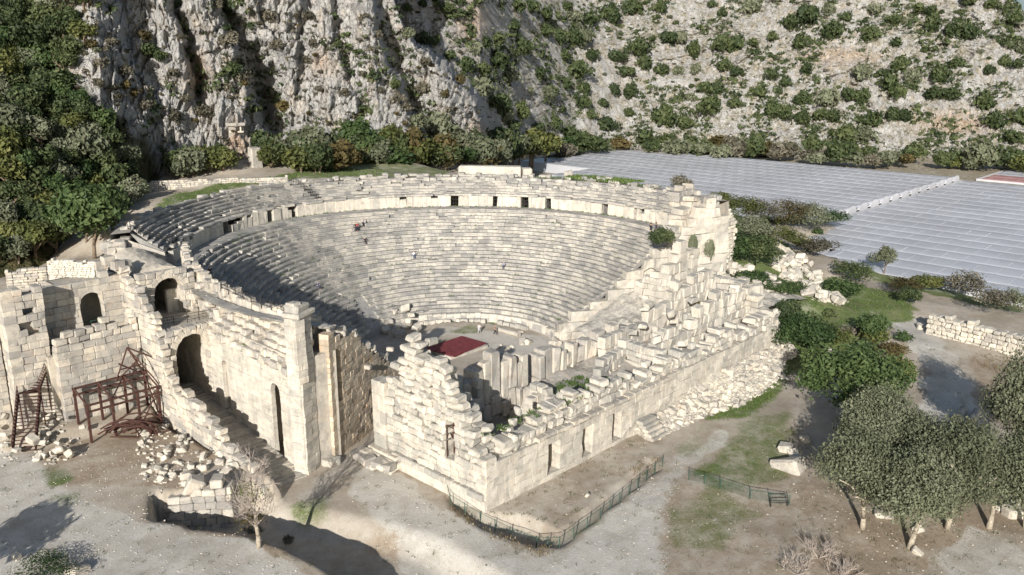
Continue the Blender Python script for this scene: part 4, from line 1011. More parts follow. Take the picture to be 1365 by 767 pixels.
for k in range(18):
    x = 100 + 8.0 * k
    ye = 112 if x < 165 else 150
    ys_ = 1.6 if k > 4 else [34, 26, 16, 8, 3][k]
    ye = min(ye, [70, 78, 84, 92, 100, 108, 116, 124, 136][k]) if k < 9 else (150 if x < 236 else 116)
    tunnel(g1, x, x + 8.0, ys_, ye, 3.3, end=(False, False))
    py_ = 40 if k == 0 else prev_
    if ye > py_: e2 = MB(); e2.add([(x + .02, py_, -1), (x + .02, ye, -1), (x + .02, ye, 3.35), (x + .02, py_, 3.35)], [(0, 1, 2, 3)], .5); e2.add([(x, ye, -1), (x + 8, ye, -1), (x + 8, ye, 3.35), (x, ye, 3.35)], [(0, 1, 2, 3)], .5); e2.obj('side_film', M['film'], g1)
    prev_ = ye
    if k > 2: e = MB(); P_ = [(x + 4 - 3.0 * math.cos(a), ys_ - .08, 2.9 + 1.7 * math.sin(a)) for a in np.linspace(0, math.pi, 11)]; P2 = [(a, b + 2.4, c - .9) for a, b, c in P_]; e.add(P_ + P2 + [(x + 7.1, ys_ - .08, 0), (x + .9, ys_ - .08, 0)], [tuple(range(11)) + (22, 23)] + [(q, q + 11, q + 12, q + 1) for q in range(10)], .5); e.obj('end_film', M['filmend'], g1)
sides(g1, 100.1, 243.9, 40, 112, 3.3)
g2 = thing('greenhouse', 'vast grey plastic greenhouse nearer the viewer, beyond the bushes at the right edge', 'greenhouse', (0, 0, 0))
for k in range(20):
    x = 88 + 7.8 * k
    tunnel(g2, x, x + 7.8, -150, -20 + min(k, 3) * 6 if k < 3 else .9, 2.5, h=.3)
    e = MB(); y = (-20 + min(k, 3) * 6 if k < 3 else .9) + .05
    P_ = [(x + 7.8 * (1 - math.cos(a)) / 2, y, 2.5 + .3 * math.sin(a) ** .85) for a in np.linspace(0, math.pi, 11)]
    e.add(P_ + [(x + 7.8, y, -1), (x, y, -1)], [tuple(range(13))], .5); e.obj('end_film', M['film'], g2)
sides(g2, 88.05, 244, -150, -20, 2.3)
g3 = thing('greenhouse', 'far plastic greenhouse with one reddish roof strip at the right edge', 'greenhouse', (0, 0, 0))
for k in range(9):
    x = 250 + 8 * k; tunnel(g3, x, x + 8, -160, -2, 2.8, mat='filmred' if k in (0, 1) else 'film')
sides(g3, 250.05, 322, -160, -2, 2.8)

# ------------------------------------------------------------------ plants
def cards(rng, P, N_, size, spread=.6):
    """leaf clumps: one bent quad per point, turned roughly outwards"""
    n = len(P); N_ = N_ + rng.normal(0, spread, (n, 3)); N_ /= np.linalg.norm(N_, axis=1)[:, None]
    a = np.cross(N_, rng.normal(size=(n, 3))); a /= np.linalg.norm(a, axis=1)[:, None]; b = np.cross(N_, a)
    s = size * rng.uniform(.6, 1.35, (n, 1)); s2 = s * rng.uniform(.55, 1.0, (n, 1))
    V = np.stack([P - a * s, P - b * s2 * .6 + N_ * s * .15, P + a * s, P + b * s2 * .8 + N_ * s * .15], 1)
    return V.reshape(-1, 3)
def crown(name, seed, n, size, mat, lobes=9, rx=1., rz=.85, shell=.55, lump=.42, zc=.0, spread=.6, flat=0.0):
    """leaf clumps spread through a handful of uneven lobes; unit radius, centre at z = rz"""
    rng = np.random.default_rng(seed); C = []; W_ = []
    for k in range(lobes):
        d = rng.normal(size=3); d /= np.linalg.norm(d); d[2] = abs(d[2]) * .9 - .3 if flat == 0 else d[2] * .4
        C.append(d * rng.uniform(.35, .72) * np.array([rx, rx, rz])); W_.append(rng.uniform(.7, 1.25) * lump)
    C.append(np.zeros(3)); W_.append(.55)
    P = []; Nn = []; T = []
    W2 = np.array(W_) ** 2; W2 /= W2.sum()
    idx = rng.choice(len(C), n, p=W2)
    for i in idx:
        d = rng.normal(size=3); d /= np.linalg.norm(d)
        r = W_[i] * (shell + (1 - shell) * rng.random()) * (1 + .12 * rng.normal())
        p = C[i] + d * r * np.array([1, 1, .9])
        P.append(p); Nn.append(d + .35 * p); T.append(.5 + .22 * ((i * 37 % 11) / 5 - 1) + rng.normal(0, .16))
    P = np.array(P); P[:, 2] += rz * .95; P[:, 2] = np.maximum(P[:, 2], .02 + .08 * rng.random(n))
    Nn = np.array(Nn); Nn /= np.linalg.norm(Nn, axis=1)[:, None]
    V = cards(rng, P, Nn, size, spread)
    mb = MB(); mb.add(V, np.arange(4 * n).reshape(n, 4).tolist(), np.clip(T, 0, 1).tolist())
    return mb.mesh(name, M[mat])
def trunkmesh(seed, h, r, mat, lean=.15, limbs=4):
    rng = random.Random(seed); mb = MB(); p = Vector((0, 0, -.3)); d = Vector((rng.uniform(-lean, lean), rng.uniform(-lean, lean), 1)).normalized(); pts_ = [p]; rr = [r * 1.35]
    for k in range(4): d = (d + Vector((rng.uniform(-.2, .2), rng.uniform(-.2, .2), .1))).normalized(); p = p + d * h / 3.4; pts_.append(p); rr.append(r * (1 - .15 * (k + 1)))
    mb.path([tuple(q) for q in pts_], rr, 8)
    for k in range(limbs):
        a = rng.uniform(0, 6.28); b = pts_[2 + k % 2]; e = b + Vector((math.cos(a), math.sin(a), rng.uniform(.7, 1.2))) * h * .45
        m_ = (b + e) / 2 + Vector((rng.uniform(-.1, .1), rng.uniform(-.1, .1), .1)) * h; mb.path([tuple(b), tuple(m_), tuple(e)], [r * .55, r * .38, r * .2], 6)
    return mb.mesh('trunk', M[mat], True)
TRK = [trunkmesh(s, 1.0, .06, 'wood') for s in range(3)]
SHR = {k: [crown('shrub', 100 + 7 * i + 31 * q, 420, .15, k, lobes=7 + i % 4, rx=1.0, rz=.62 + .1 * (i % 3)) for i in range(4)] for q, k in enumerate(['leaf', 'leafbrown', 'leafyellow', 'leafgrey', 'leafbright', 'leafolive'])}
CRN = {k: [crown('crown', 300 + 7 * i + 31 * q, 1300, .105, k, lobes=12, rx=1.0, rz=.95, lump=.38) for i in range(4)] for q, k in enumerate(['leaf', 'leafbrown', 'leafyellow', 'leafgrey', 'leafbright', 'leafolive'])}
def shrub(x, y, z, r, mat, label, group=None, sz=1.0, name='shrub'):
    o = link(name, random.choice(SHR[mat]), None, (x, y, z - .12 * r), random.uniform(0, 6.28)); o.scale = (r * random.uniform(.9, 1.15), r * random.uniform(.9, 1.15), r * sz * random.uniform(.85, 1.15))
    return tag(o, label, 'shrub', group)
def tree(x, y, z, r, mat, label, group=None, sz=1.0, th=.5, name='tree'):
    t_ = thing(name, label, 'tree', (x, y, z), group)
    k = link('trunk', random.choice(TRK), t_); k.scale = (r * 1.2, r * 1.2, r * 1.3 * sz)
    c = link('crown', random.choice(CRN[mat]), t_, (0, 0, r * th * .55), random.uniform(0, 6.28)); c.scale = (r * random.uniform(.9, 1.1), r * random.uniform(.9, 1.1), r * sz * random.uniform(.9, 1.15))
    return t_
HB = []   # right hillside: (x, y, width) in the photograph
def zl(L, x0, s): HB.extend([(x0[0] + a / s, x0[1] + b / s, w / s) for a, b, w in L])
zl([(300,25,90),(180,50,50),(595,35,60),(520,75,100),(620,120,95),(440,95,90),(385,140,60),(490,165,90),(505,265,65),(180,170,90),(240,165,90),(310,165,60),(190,265,70),(240,270,60),(70,195,80),(20,150,70),(20,270,60),(75,270,60),(110,345,70),(155,345,70),(60,370,60),(235,405,70),(320,355,80),(375,305,60),(435,320,60),(405,350,40),(670,60,70),(780,35,70),(765,130,90),(865,170,55),(850,80,70),(900,75,50),(950,40,70),(990,40,70),(1005,95,90),(1090,110,80),(1150,120,90),(970,190,40),(1095,240,80),(1030,295,100),(1010,365,90),(1075,370,90),(1225,270,50),(1320,80,60),(1290,240,60),(1330,250,60),(1345,190,60),(885,255,80),(920,300,70),(810,275,60),(720,295,90),(835,325,100),(680,375,80),(735,375,80),(590,395,110),(500,380,80),(870,375,80),(850,440,90),(905,445,80),(760,460,120),(670,520,100),(740,525,100),(620,450,80),(570,450,80),(420,450,90),(490,460,90),(380,425,100),(1200,395,100),(1240,470,90),(1345,450,110),(1320,540,80),(525,575,90),(690,590,70),(85,560,80),(40,470,80),(120,440,110),(860,615,80),(1150,0,80),(1240,20,60),(145,15,40),(0,80,30),(40,570,70),(160,580,60),(1200,600,80)], (900, 0), 2.935)
zl([(740,20,90),(800,40,80),(850,50,80),(930,15,60),(960,75,80),(1025,75,80),(1100,55,100),(1190,25,90),(1300,25,70),(1340,150,90),(730,100,60),(660,150,90),(615,165,70),(580,195,70),(760,185,100),(850,120,80),(910,145,90),(960,150,90),(1000,165,90),(1035,220,80),(925,215,70),(840,205,40),(1125,210,80),(1200,200,100),(1240,240,80),(1300,265,80),(1170,285,70),(1120,355,70),(1180,360,80),(990,290,110),(930,325,70),(1000,345,70),(1000,400,80),(870,350,80),(830,295,70),(710,300,110),(660,240,130),(540,270,90),(600,280,90),(600,340,130),(795,360,40),(910,430,50),(860,380,70),(1080,405,50),(1030,450,60),(1100,490,100),(1180,440,50),(1290,450,90),(1320,460,120),(1230,530,110),(1320,545,100),(680,420,120),(760,440,120),(720,500,90),(820,510,80),(890,490,80),(1000,540,100),(940,555,110),(1060,570,60),(640,395,90),(700,470,90),(690,540,80)], (440, 0), 2.95)
n_ = 0
for (px, py, w) in HB:
    x, y, z, d = hill_at(px, py + w * .25); r = max(w * d / FPX * .54, .8)
    shrub(x, y, z - .15 * r, r, 'leaf' if random.random() < .82 else 'leafolive', 'dark green bush scattered among others on the pale rocky hillside', 'dark bushes dotted over the rocky hillside', sz=1.25, name='hillside_shrub'); n_ += 1
k_ = 0
while k_ < 130:      # small scrub between the larger bushes
    px, py = random.uniform(650, 1390), random.uniform(-15, 195)
    if fbm(px * .02, py * .03, 5, 2) < -.12 or (px > 1310 and py < 60): continue
    x, y, z, d = hill_at(px, py); r = random.uniform(.9, 2.1)
    shrub(x, y, z - .3, r, random.choice(['leaf', 'leaf', 'leaf', 'leafolive', 'leafgrey']), 'dark green bush scattered among others on the pale rocky hillside', 'dark bushes dotted over the rocky hillside', sz=.9, name='hillside_shrub'); k_ += 1
CB = [(a / 2.95, b / 2.95, w / 2.95, m) for a, b, w, m in [(590,200,90,'leaf'),(640,225,80,'leaf'),(500,285,80,'leafgrey'),(410,260,70,'leafgrey'),(500,340,70,'leafbrown'),(540,370,70,'leafbrown'),(690,290,60,'leafgrey'),(575,420,70,'leafgrey'),(690,450,70,'leafgrey'),(350,175,70,'leafbrown'),(440,160,60,'leafgrey'),(910,270,90,'leaf'),(950,310,90,'leafgrey'),(900,350,70,'leafgrey'),(905,150,100,'leafgrey'),(900,40,110,'leaf'),(860,20,70,'leafgrey'),(1070,380,80,'leafgrey'),(1110,420,80,'leafbrown'),(1105,170,80,'leafgrey'),(1060,70,90,'leafgrey'),(1205,65,60,'leafgrey'),(1320,70,50,'leaf'),(1235,180,50,'leafgrey'),(1210,250,50,'leafgrey'),(1250,345,40,'leafgrey'),(740,390,60,'leafgrey'),(810,430,90,'leafgrey'),(470,380,60,'leafgrey'),(570,150,70,'leafbrown'),(390,330,60,'leafgrey'),(1000,420,60,'leaf')]]
CB += [(440 + a / 2.95, b / 2.95, w / 2.95, m) for a, b, w, m in [(320,360,80,'leafolive'),(370,350,80,'leafgrey'),(345,480,110,'leafolive'),(270,400,70,'leafgrey'),(300,30,60,'leaf'),(370,15,50,'leaf'),(20,65,50,'leaf'),(60,365,60,'leafgrey'),(460,370,50,'leafbrown'),(465,440,50,'leafgrey'),(520,320,60,'leafbrown'),(380,250,60,'leafgrey'),(460,30,80,'leaf'),(490,60,60,'leaf'),(310,130,80,'leafolive'),(360,150,80,'leaf'),(420,170,70,'leaf'),(480,220,70,'leaf'),(190,140,50,'leafgrey'),(150,200,40,'leafgrey'),(120,290,40,'leafgrey'),(250,330,60,'leaf'),(300,420,70,'leafgrey'),(200,360,50,'leafgrey'),(100,460,60,'leafgrey')]]
for (px, py, w, m) in CB:
    x, y, z, d = hill_at(px, py + w * .2); r = w * d / FPX * .5
    shrub(x, y, z - .1 * r, r, m, 'scrub bush clinging to the steep grey cliff face', 'scrub bushes on the cliff', sz=1.1, name='cliff_scrub')
for k in range(110):
    px, py = random.uniform(90, 640), random.uniform(0, 190)
    if py < 60 and px < 120: continue
    x, y, z, d = hill_at(px, py); shrub(x, y, z - .2, random.uniform(.5, 1.3), random.choice(['leafgrey', 'leafgrey', 'leafolive', 'leafbrown']), 'scrub bush clinging to the steep grey cliff face', 'scrub bushes on the cliff', sz=.8, name='cliff_scrub')
# trees at the cliff foot behind the auditorium
def bt(px, py, w, m, lab, grp=None, sz=1.0, g0=22, hill=False):
    if hill: x, y, z, d = hill_at(px, py + w * .4)
    else:
        x, y, z = on(px, py + w * .42, g0); d = float(proj((x, y, z))[2])
    r = w * d / FPX * .74; return tree(x, y, z - .3 * r, r, m, lab, grp, sz, th=.05)
TL = [(a / 2.95, b / 2.95, w / 2.95, m) for a, b, w, m in [(640,600,170,'leaf'),(520,540,120,'leafolive'),(830,630,120,'leafyellow'),(890,640,110,'leaf'),(1030,560,110,'leaf'),(990,640,80,'leaf'),(1140,520,120,'leafbright'),(1210,560,130,'leafolive'),(1270,540,130,'leafolive'),(1340,500,120,'leafyellow'),(1330,610,150,'leafbrown'),(1180,630,120,'leafyellow'),(1060,620,100,'leafyellow'),(560,640,150,'leafyellow'),(480,620,130,'leafyellow'),(720,650,110,'leaf'),(940,590,80,'leafolive'),(1240,640,90,'leafyellow')]]
TL += [(440 + a / 2.95, b / 2.95, w / 2.95, m) for a, b, w, m in [(60,610,150,'leafbrown'),(30,510,120,'leafolive'),(110,530,120,'leafbright'),(320,590,130,'leafbrown'),(240,650,140,'leafbright'),(340,655,120,'leafyellow'),(460,640,120,'leafbrown'),(430,520,120,'leafolive'),(500,550,130,'leafolive'),(570,590,110,'leaf'),(620,600,100,'leafolive'),(200,600,110,'leafolive'),(400,600,100,'leafyellow'),(150,640,90,'leafyellow'),(860,580,120,'leafyellow'),(790,590,110,'leafyellow'),(725,610,70,'leafbrown'),(680,630,60,'leafgrey'),(940,570,90,'leafbright'),(1000,570,80,'leafolive')]]
LT = {'leaf': 'dark green tree in the dense belt along the foot of the cliff', 'leafolive': 'grey green tree in the dense belt along the foot of the cliff', 'leafyellow': 'yellowish green tree in the belt along the foot of the cliff', 'leafbright': 'fresh green tree in the belt along the foot of the cliff', 'leafbrown': 'russet brown autumn tree in the belt along the foot of the cliff', 'leafgrey': 'grey leafless shrub in the belt along the foot of the cliff'}
for k in range(64):
    px = random.uniform(140, 700); TL.append((px, np.interp(px, [140, 200, 320, 480, 600, 690], [225, 212, 208, 200, 205, 205]) + random.uniform(-16, 14), random.uniform(24, 44), random.choice(['leaf', 'leafolive', 'leafyellow', 'leaf', 'leafbright', 'leaf', 'leafolive'])))
TL = [q for q in TL if not (295 < q[0] < 352 and q[1] > 165)] + [(352, 196, 40, 'leaf'), (296, 212, 32, 'leafyellow')]
for k in range(26):
    px = random.uniform(460, 725); TL.append((px, random.uniform(196, 216), random.uniform(28, 46), random.choice(['leaf', 'leafolive', 'leafyellow', 'leaf', 'leafbright', 'leaf', 'leafbrown'])))
for (px, py, w, m) in TL: bt(px, py, w, m, LT[m], 'trees along the foot of the cliff', g0=22, hill=(py < 185 and px > 640) or px > 455)
FOOT = [('leaf', 'dark green'), ('leafolive', 'grey green'), ('leafyellow', 'yellow green'), ('leafbrown', 'russet'), ('leaf', 'dark green'), ('leaf', 'dark green'), ('leafolive', 'grey green'), ('leafgrey', 'dull brown')]
for px in np.arange(735, 1400, 13):
    py = np.interp(px, [700, 830, 920, 1010, 1300, 1400], [205, 190, 198, 201, 214, 212]) + random.uniform(-5, 4); m, cn = random.choice(FOOT); d = 405; w = random.uniform(22, 46); r = w * d / FPX * .5
    if 1225 < px < 1255: continue
    v = at(px + random.uniform(-6, 6), py, 6.0)
    if px > 1290: v = CAMP[:2] + (v - CAMP[:2]) * .97
    shrub(v[0], v[1], gz(v[0], v[1]) - .2 if px < 760 else 3.0, r, m, cn + ' bush in the belt between the greenhouses and the hillside', 'bushes between greenhouses and hillside', sz=1.0, name='bush')
x, y, z = on(262, 232, 22); shrub(x, y, z, 2.6, 'leafyellow', 'small bright yellow green shrub at the back of the grassy terrace')
# wooded slope on the left
WD = 0; tries = 0; placed = []
while WD < 150 and tries < 9000:
    tries += 1
    px, py = random.uniform(-60, 215), random.uniform(-30, 345)
    lim = np.interp(py, [-30, 40, 75, 100, 140, 180, 230, 330], [118, 112, 92, 64, 118, 160, 190, 160])
    if px > lim: continue
    if py > np.interp(px, [-60, 0, 60, 130, 215], [350, 345, 335, 300, 215]): continue
    w = random.uniform(34, 62)
    if any((px - a) ** 2 + (py - b) ** 2 < (.36 * (w + c) / 2 + 3) ** 2 for a, b, c in placed): continue
    placed.append((px, py, w))
    m = random.choices(['leaf', 'leafbright', 'leafolive', 'leafyellow'], [.58, .08, .2, .14])[0]
    x, y, z, d = hill_at(px, py + w * .35)
    if py + w * .35 > 225:
        x2, y2, z2 = on(px, py + w * .4, 18); d2 = float(proj((x2, y2, z2))[2]); q = proj((x, y, z))
        if d2 < d or abs(q[1] - py - w * .35) > 6: x, y, z, d = x2, y2, z2, d2
    r = w * d / FPX * .56
    tree(x, y, z - .2 * r, r, m, {'leaf': 'dark evergreen tree in the dense wood on the left slope', 'leafbright': 'fresh green tree in the dense wood on the left slope', 'leafolive': 'grey green tree in the dense wood on the left slope', 'leafyellow': 'yellowish tree in the dense wood on the left slope'}[m], 'trees of the wood on the left slope', th=.25); WD += 1
x, y, z = on(125, 345, 18); bigc = crown('crown', 77, 5200, .062, 'leafbright', lobes=22, rx=1.0, rz=.95, lump=.32)
t_ = thing('tree', 'largest fresh green broad tree standing just above the left ruins', 'tree', (x, y, z)); link('trunk', TRK[0], t_).scale = (6, 6, 7)
d = float(proj((x, y, z))[2]); c = link('crown', bigc, t_, (0, 0, .4)); rr_ = 66 * d / FPX; c.scale = (rr_, rr_, rr_ * .98)
x, y, z = on(150, 365, 18); tree(x, y, z, 2.8, 'leafyellow', 'low yellowish tree growing behind the broken top of the left ruins', th=.1)
# ------------- near trees and shrubs on the right
def near(px, py, w, h, m, n, leaf, label, g0=.5, name='tree', lobes=16, tr=0, bark='wood', lump=.34, cat='tree', lift=0.0, spread=.6, x=None):
    x, y, z = on(px, py, g0); d = float(proj((x, y, z))[2]); rx = w * d / FPX / 2 * 1.12; rz = h * d / FPX / 2 / .95 * 1.12
    t_ = thing(name, label, cat, (x, y, z))
    cm = crown('crown', int(px * 7 + py), n, leaf / rx, m, lobes=lobes, rx=1.0, rz=1.0, lump=lump, spread=spread)
    c = link('crown', cm, t_, (0, 0, lift)); c.scale = (rx, rx, rz)
    if tr:
        k = link('trunk', trunkmesh(int(px), lift + rz * .9, tr, bark, .3, 5), t_)
    return t_
near(1130, 578, 172, 132, 'leafbright', 9000, .30, 'big rounded glossy green bush beside the rubble slope', .3, 'bush', 26, lump=.30, cat='bush', spread=.9)
OLV = [(1160, 660, 112, 105, 1.6, 'upper grey green olive tree against the big glossy bush'), (1150, 712, 120, 95, 2.2, 'lowest left olive tree with pale grey foliage beside the gully'),
       (1212, 738, 120, 98, 2.6, 'olive tree with a leaning pale trunk, centre of the grove'), (1262, 712, 125, 105, 2.4, 'dense olive tree in the middle right of the grove'),
       (1318, 712, 110, 88, 2.2, 'olive tree with dark gaps right of the grove'), (1358, 650, 105, 120, 2.4, 'tall olive tree at the right picture edge'), (1368, 712, 110, 90, 2.2, 'lowest right olive tree cut by the right picture edge'), (1205, 668, 100, 80, 2.0, 'olive crown filling the middle of the grove behind the leaning trunk')]
for (px, py, w, h, lf, lb) in OLV: near(px, py - 8, w * 1.22, h * 1.72, 'leafolive', 17000, .135, lb, .6, 'olive_tree', 34, .25, 'olivebark', .27, 'olive tree', lf * .5 - 1.5, .9)
near(1068, 478, 90, 70, 'leafbright', 4200, .26, 'ivy green thicket on the bank below the collapsed masonry', 3, 'thicket', 18, cat='thicket')
near(1045, 450, 50, 60, 'leaf', 2200, .24, 'dark ivy mound against the end of the stage building', 3, 'thicket', 12, cat='thicket')
near(1162, 462, 52, 48, 'leafbright', 2200, .24, 'round green shrub beside the pale gravel path', 2, 'shrub', 12, cat='shrub')
near(1105, 468, 55, 40, 'leafyellow', 1600, .24, 'light green shrub between two patches of bare earth', 2, 'shrub', 12, cat='shrub')
near(1190, 480, 50, 26, 'leafbrown', 1300, .22, 'reddish brown dry scrub left of the pale gravel path', 1.5, 'scrub', 10, cat='scrub')
near(1200, 520, 50, 50, 'leafyellow', 1600, .22, 'yellow green shrub right of the big glossy bush', 1, 'shrub', 10, cat='shrub')
near(1178, 366, 38, 38, 'leafolive', 1600, .24, 'small grey green tree standing before the nearer greenhouse', 2, 'tree', 12, .15, lift=.6)
near(1135, 378, 70, 34, 'leaf', 2000, .28, 'dark hedge like bush left of the small grey green tree', 3, 'bush', 14, cat='bush')
near(1120, 400, 60, 34, 'leafbright', 1800, .28, 'bright green bush below the heap of white stones', 4, 'bush', 14, cat='bush')
near(1195, 392, 60, 26, 'leafbrown', 1500, .26, 'rust coloured bush on the bank before the nearer greenhouse', 2, 'bush', 12, cat='bush')
near(1212, 408, 34, 30, 'leaf', 1200, .22, 'small dark bush at the left end of the rubble wall', 2, 'bush', 10, cat='bush')
near(1238, 392, 46, 30, 'leafyellow', 1400, .26, 'olive coloured bush behind the left end of the rubble wall', 1.5, 'bush', 10, cat='bush')
near(1285, 402, 60, 44, 'leafgrey', 1500, .26, 'dry grey brown bush behind the rubble wall', 1.5, 'bush', 12, cat='bush', spread=1.2)
near(1320, 425, 66, 46, 'leafgrey', 1500, .22, 'pale leafless bush behind the middle of the rubble wall', 1.5, 'bush', 12, cat='bush', spread=1.4)
near(1350, 420, 50, 40, 'leafolive', 1500, .22, 'green bush behind the right end of the rubble wall', 1.5, 'bush', 12, cat='bush')
for k, (px, py, w, h, m) in enumerate([(985, 300, 50, 34, 'leafyellow'), (1015, 305, 50, 36, 'leafgrey'), (1050, 312, 60, 40, 'leafbrown'), (1080, 318, 50, 40, 'leafolive'), (1105, 305, 50, 22, 'leafbright'), (1000, 325, 50, 34, 'leafolive'), (1040, 336, 60, 30, 'leafyellow'), (965, 345, 34, 44, 'leafbright'), (985, 360, 50, 40, 'leafbright'), (1010, 365, 50, 46, 'leaf'), (1000, 392, 50, 30, 'leafbright'), (1045, 398, 60, 24, 'leafbright'), (1090, 345, 50, 26, 'leafgrey'), (905, 262, 26, 26, 'leafgrey'), (960, 275, 30, 18, 'leafyellow')]):
    near(px, py, w * 1.3, h * 1.25, m, 2200, .27, ['yellowish', 'grey', 'brownish', 'grey green', 'bright green', 'olive', 'pale yellow', 'ivy green', 'deep green', 'dark', 'leafy green', 'low green', 'thorny grey', 'dull grey', 'small yellow'][k] + ' bush ' + ['nearest the far greenhouse by the ruin', 'beside the yellowish bush behind the ruin', 'in the thicket before the far greenhouse', 'left of the greenhouse corner', 'touching the white arched ends', 'just behind the collapsed vault', 'above the heap of white stones', 'climbing the collapsed vault', 'between the vault and the white stones', 'left of the heap of white stones', 'below the collapsed vault', 'under the heap of white stones', 'at the corner of the nearer greenhouse', 'on the rim of the auditorium', 'at the foot of the rim wall'][k], 7, 'bush', 12, cat='bush')
for k in range(34):
    if k < 16: px, py, z0_ = random.uniform(960, 1105), random.uniform(292, 345), 6
    else: px, py, z0_ = random.uniform(1000, 1220), random.uniform(385, 470), 3
    x, y, z = on(px, py, z0_); m = random.choice(['leaf', 'leafbright', 'leafolive', 'leafbright', 'leafyellow', 'leafgrey'])
    if gz(x, y) < 12: shrub(x, y, z - .2, random.uniform(1.2, 2.6), m, {'leaf': 'dark green', 'leafbright': 'fresh green', 'leafolive': 'grey green', 'leafyellow': 'yellow green', 'leafgrey': 'dry grey'}[m] + ' low shrub in the overgrown strip between the ruins and the greenhouses', 'low shrubs between ruins and greenhouses')
# plants on the ruins
x, y = at(881, 328, 16); t_ = thing('bush', 'dark green bush growing on the right end of the seats', 'bush', (x, y, 15.6)); c = link('crown', crown('crown', 5, 1500, .11, 'leaf', lobes=12), t_); c.scale = (2.2, 2.2, 2.4)
for k, (px, py, z, w, m, lb) in enumerate([(905, 305, 16, 1.3, 'leafolive', 'ivy patch hanging on the tall right tower, left of two'), (925, 300, 16, 1.5, 'leafolive', 'ivy patch hanging on the tall right tower, right of two')]):
    rr_ = 41.2 + 3.4 * k; o = link('ivy', SHR[m][k], None, (rr_ * .906 - .36, rr_ * -.423 - 1.35, 12.6 - k), R(-25)); o.scale = (1.2, .45, 3.6 - .6 * k); tag(o, lb, 'ivy')
for (px, py, z, s_, m, lb) in [(930, 412, 9, 1.3, 'leafbrown', 'brown dry bush on the broken masonry above the stage wall'), (880, 382, 9, .9, 'leafgrey', 'grey dry tuft of scrub high on the right ruins'), (950, 330, 12, 1.5, 'leafbright', 'green ivy clump under the tall right tower'), (838, 478, 5.5, 1.2, 'leafgrey', 'grey scrub in the room behind the stage wall')]:
    x, y = at(px, py, z); shrub(x, y, z - .3, s_, m, lb)
# small bare tree in the foreground and the bushes beside it
x, y, z = on(345, 730, 2.3); t_ = thing('bare_tree', 'small bare winter tree with greyish twigs standing on the yard edge', 'tree', (x, y, z))
mb = MB(); rng = random.Random(5); tips = []
mb.path([(0, 0, -.2), (.05, .02, 1.2), (-.05, .1, 2.6), (-.1, .15, 4.6), (-.2, .1, 7.2)], [.24, .2, .16, .11, .05], 8); mb.obj('trunk', M['olivebark'], t_, True)
tw = MB()
def grow(p, d, L, r, lv):
    e = p + d * L; tw.tube(tuple(p), tuple(e), r, 3 if lv > 1 else 4, r * .55, cap=False)
    if lv == 4: return
    for q in range(4 if lv < 3 else 3):
        nd = (d + Vector((rng.gauss(0, .5), rng.gauss(0, .5), rng.gauss(.12, .35)))).normalized(); grow(p + d * L * rng.uniform(.45, 1), nd, L * rng.uniform(.55, .8), r * .6, lv + 1)
for q in range(20):
    h = rng.uniform(2.0, 7.2); a = rng.uniform(0, 6.28); grow(Vector((-.1, .12, h)), Vector((math.cos(a), math.sin(a), rng.uniform(.5, 1.3))).normalized(), rng.uniform(1.2, 2.0), .05, 1)
tw.obj('twigs', M['twig'], t_)
c = link('leaves', crown('leaves', 9, 420, .07, 'leafbrown', lobes=9, lump=.5, shell=.2), t_, (-.1, .1, 1.6)); c.scale = (1.6, 1.6, 1.7)
c = link('sparse_leaves', crown('leaves', 19, 260, .05, 'leafyellow', lobes=9, lump=.5, shell=.2), t_, (-.1, .1, 4.2)); c.scale = (2.0, 2.0, 2.1)
near(50, 775, 120, 30, 'leafbright', 2400, .13, 'leafy green bush at the lower left picture corner', 2.3, 'bush', 12, cat='bush')
near(385, 728, 24, 16, 'leafgrey', 500, .12, 'dry grey weeds right of the small bare tree', 1.5, 'weeds', 8, cat='weeds', spread=1.4)
near(340, 712, 30, 14, 'leafgrey', 500, .12, 'dry grey weeds left of the small bare tree', 1.5, 'weeds', 8, cat='weeds', spread=1.4)
# leafless brush at the lower right
for (px, py, rr_, lb) in [(1095, 742, 2.6, 'tangled leafless brush at the bottom, left of the olive trees'), (1060, 760, 2.0, 'low leafless brush at the bottom picture edge'), (1120, 765, 2.2, 'grey leafless brush under the lowest olive tree')]:
    x, y, z = on(px, py, .6); tw = MB()
    for q in range(26):
        a = rng.uniform(0, 6.28); grow(Vector((rng.uniform(-.8, .8), rng.uniform(-.8, .8), 0)), Vector((math.cos(a), math.sin(a), rng.uniform(.4, 1.4))).normalized(), rr_ * rng.uniform(.3, .5), .035, 2)
    tag(link('brush', tw.mesh('brush', M['twig']), None, (x, y, z)), lb, 'brush')
# trees out of the picture whose shadows fall into it
for k, (px, py, H, r, m, lb) in enumerate([(60, 690, 9, 3.6, 'leafolive', 'broad tree outside the lower left corner, its feathery shadow on the gravel')]):
    sx, sy = at(px, py, 2.3); L_ = (H - 2) / math.tan(SUN_EL)
    tree(sx - SUN_TO[0] * L_, sy - SUN_TO[1] * L_, 2.2, r, m, lb, th=1.6)
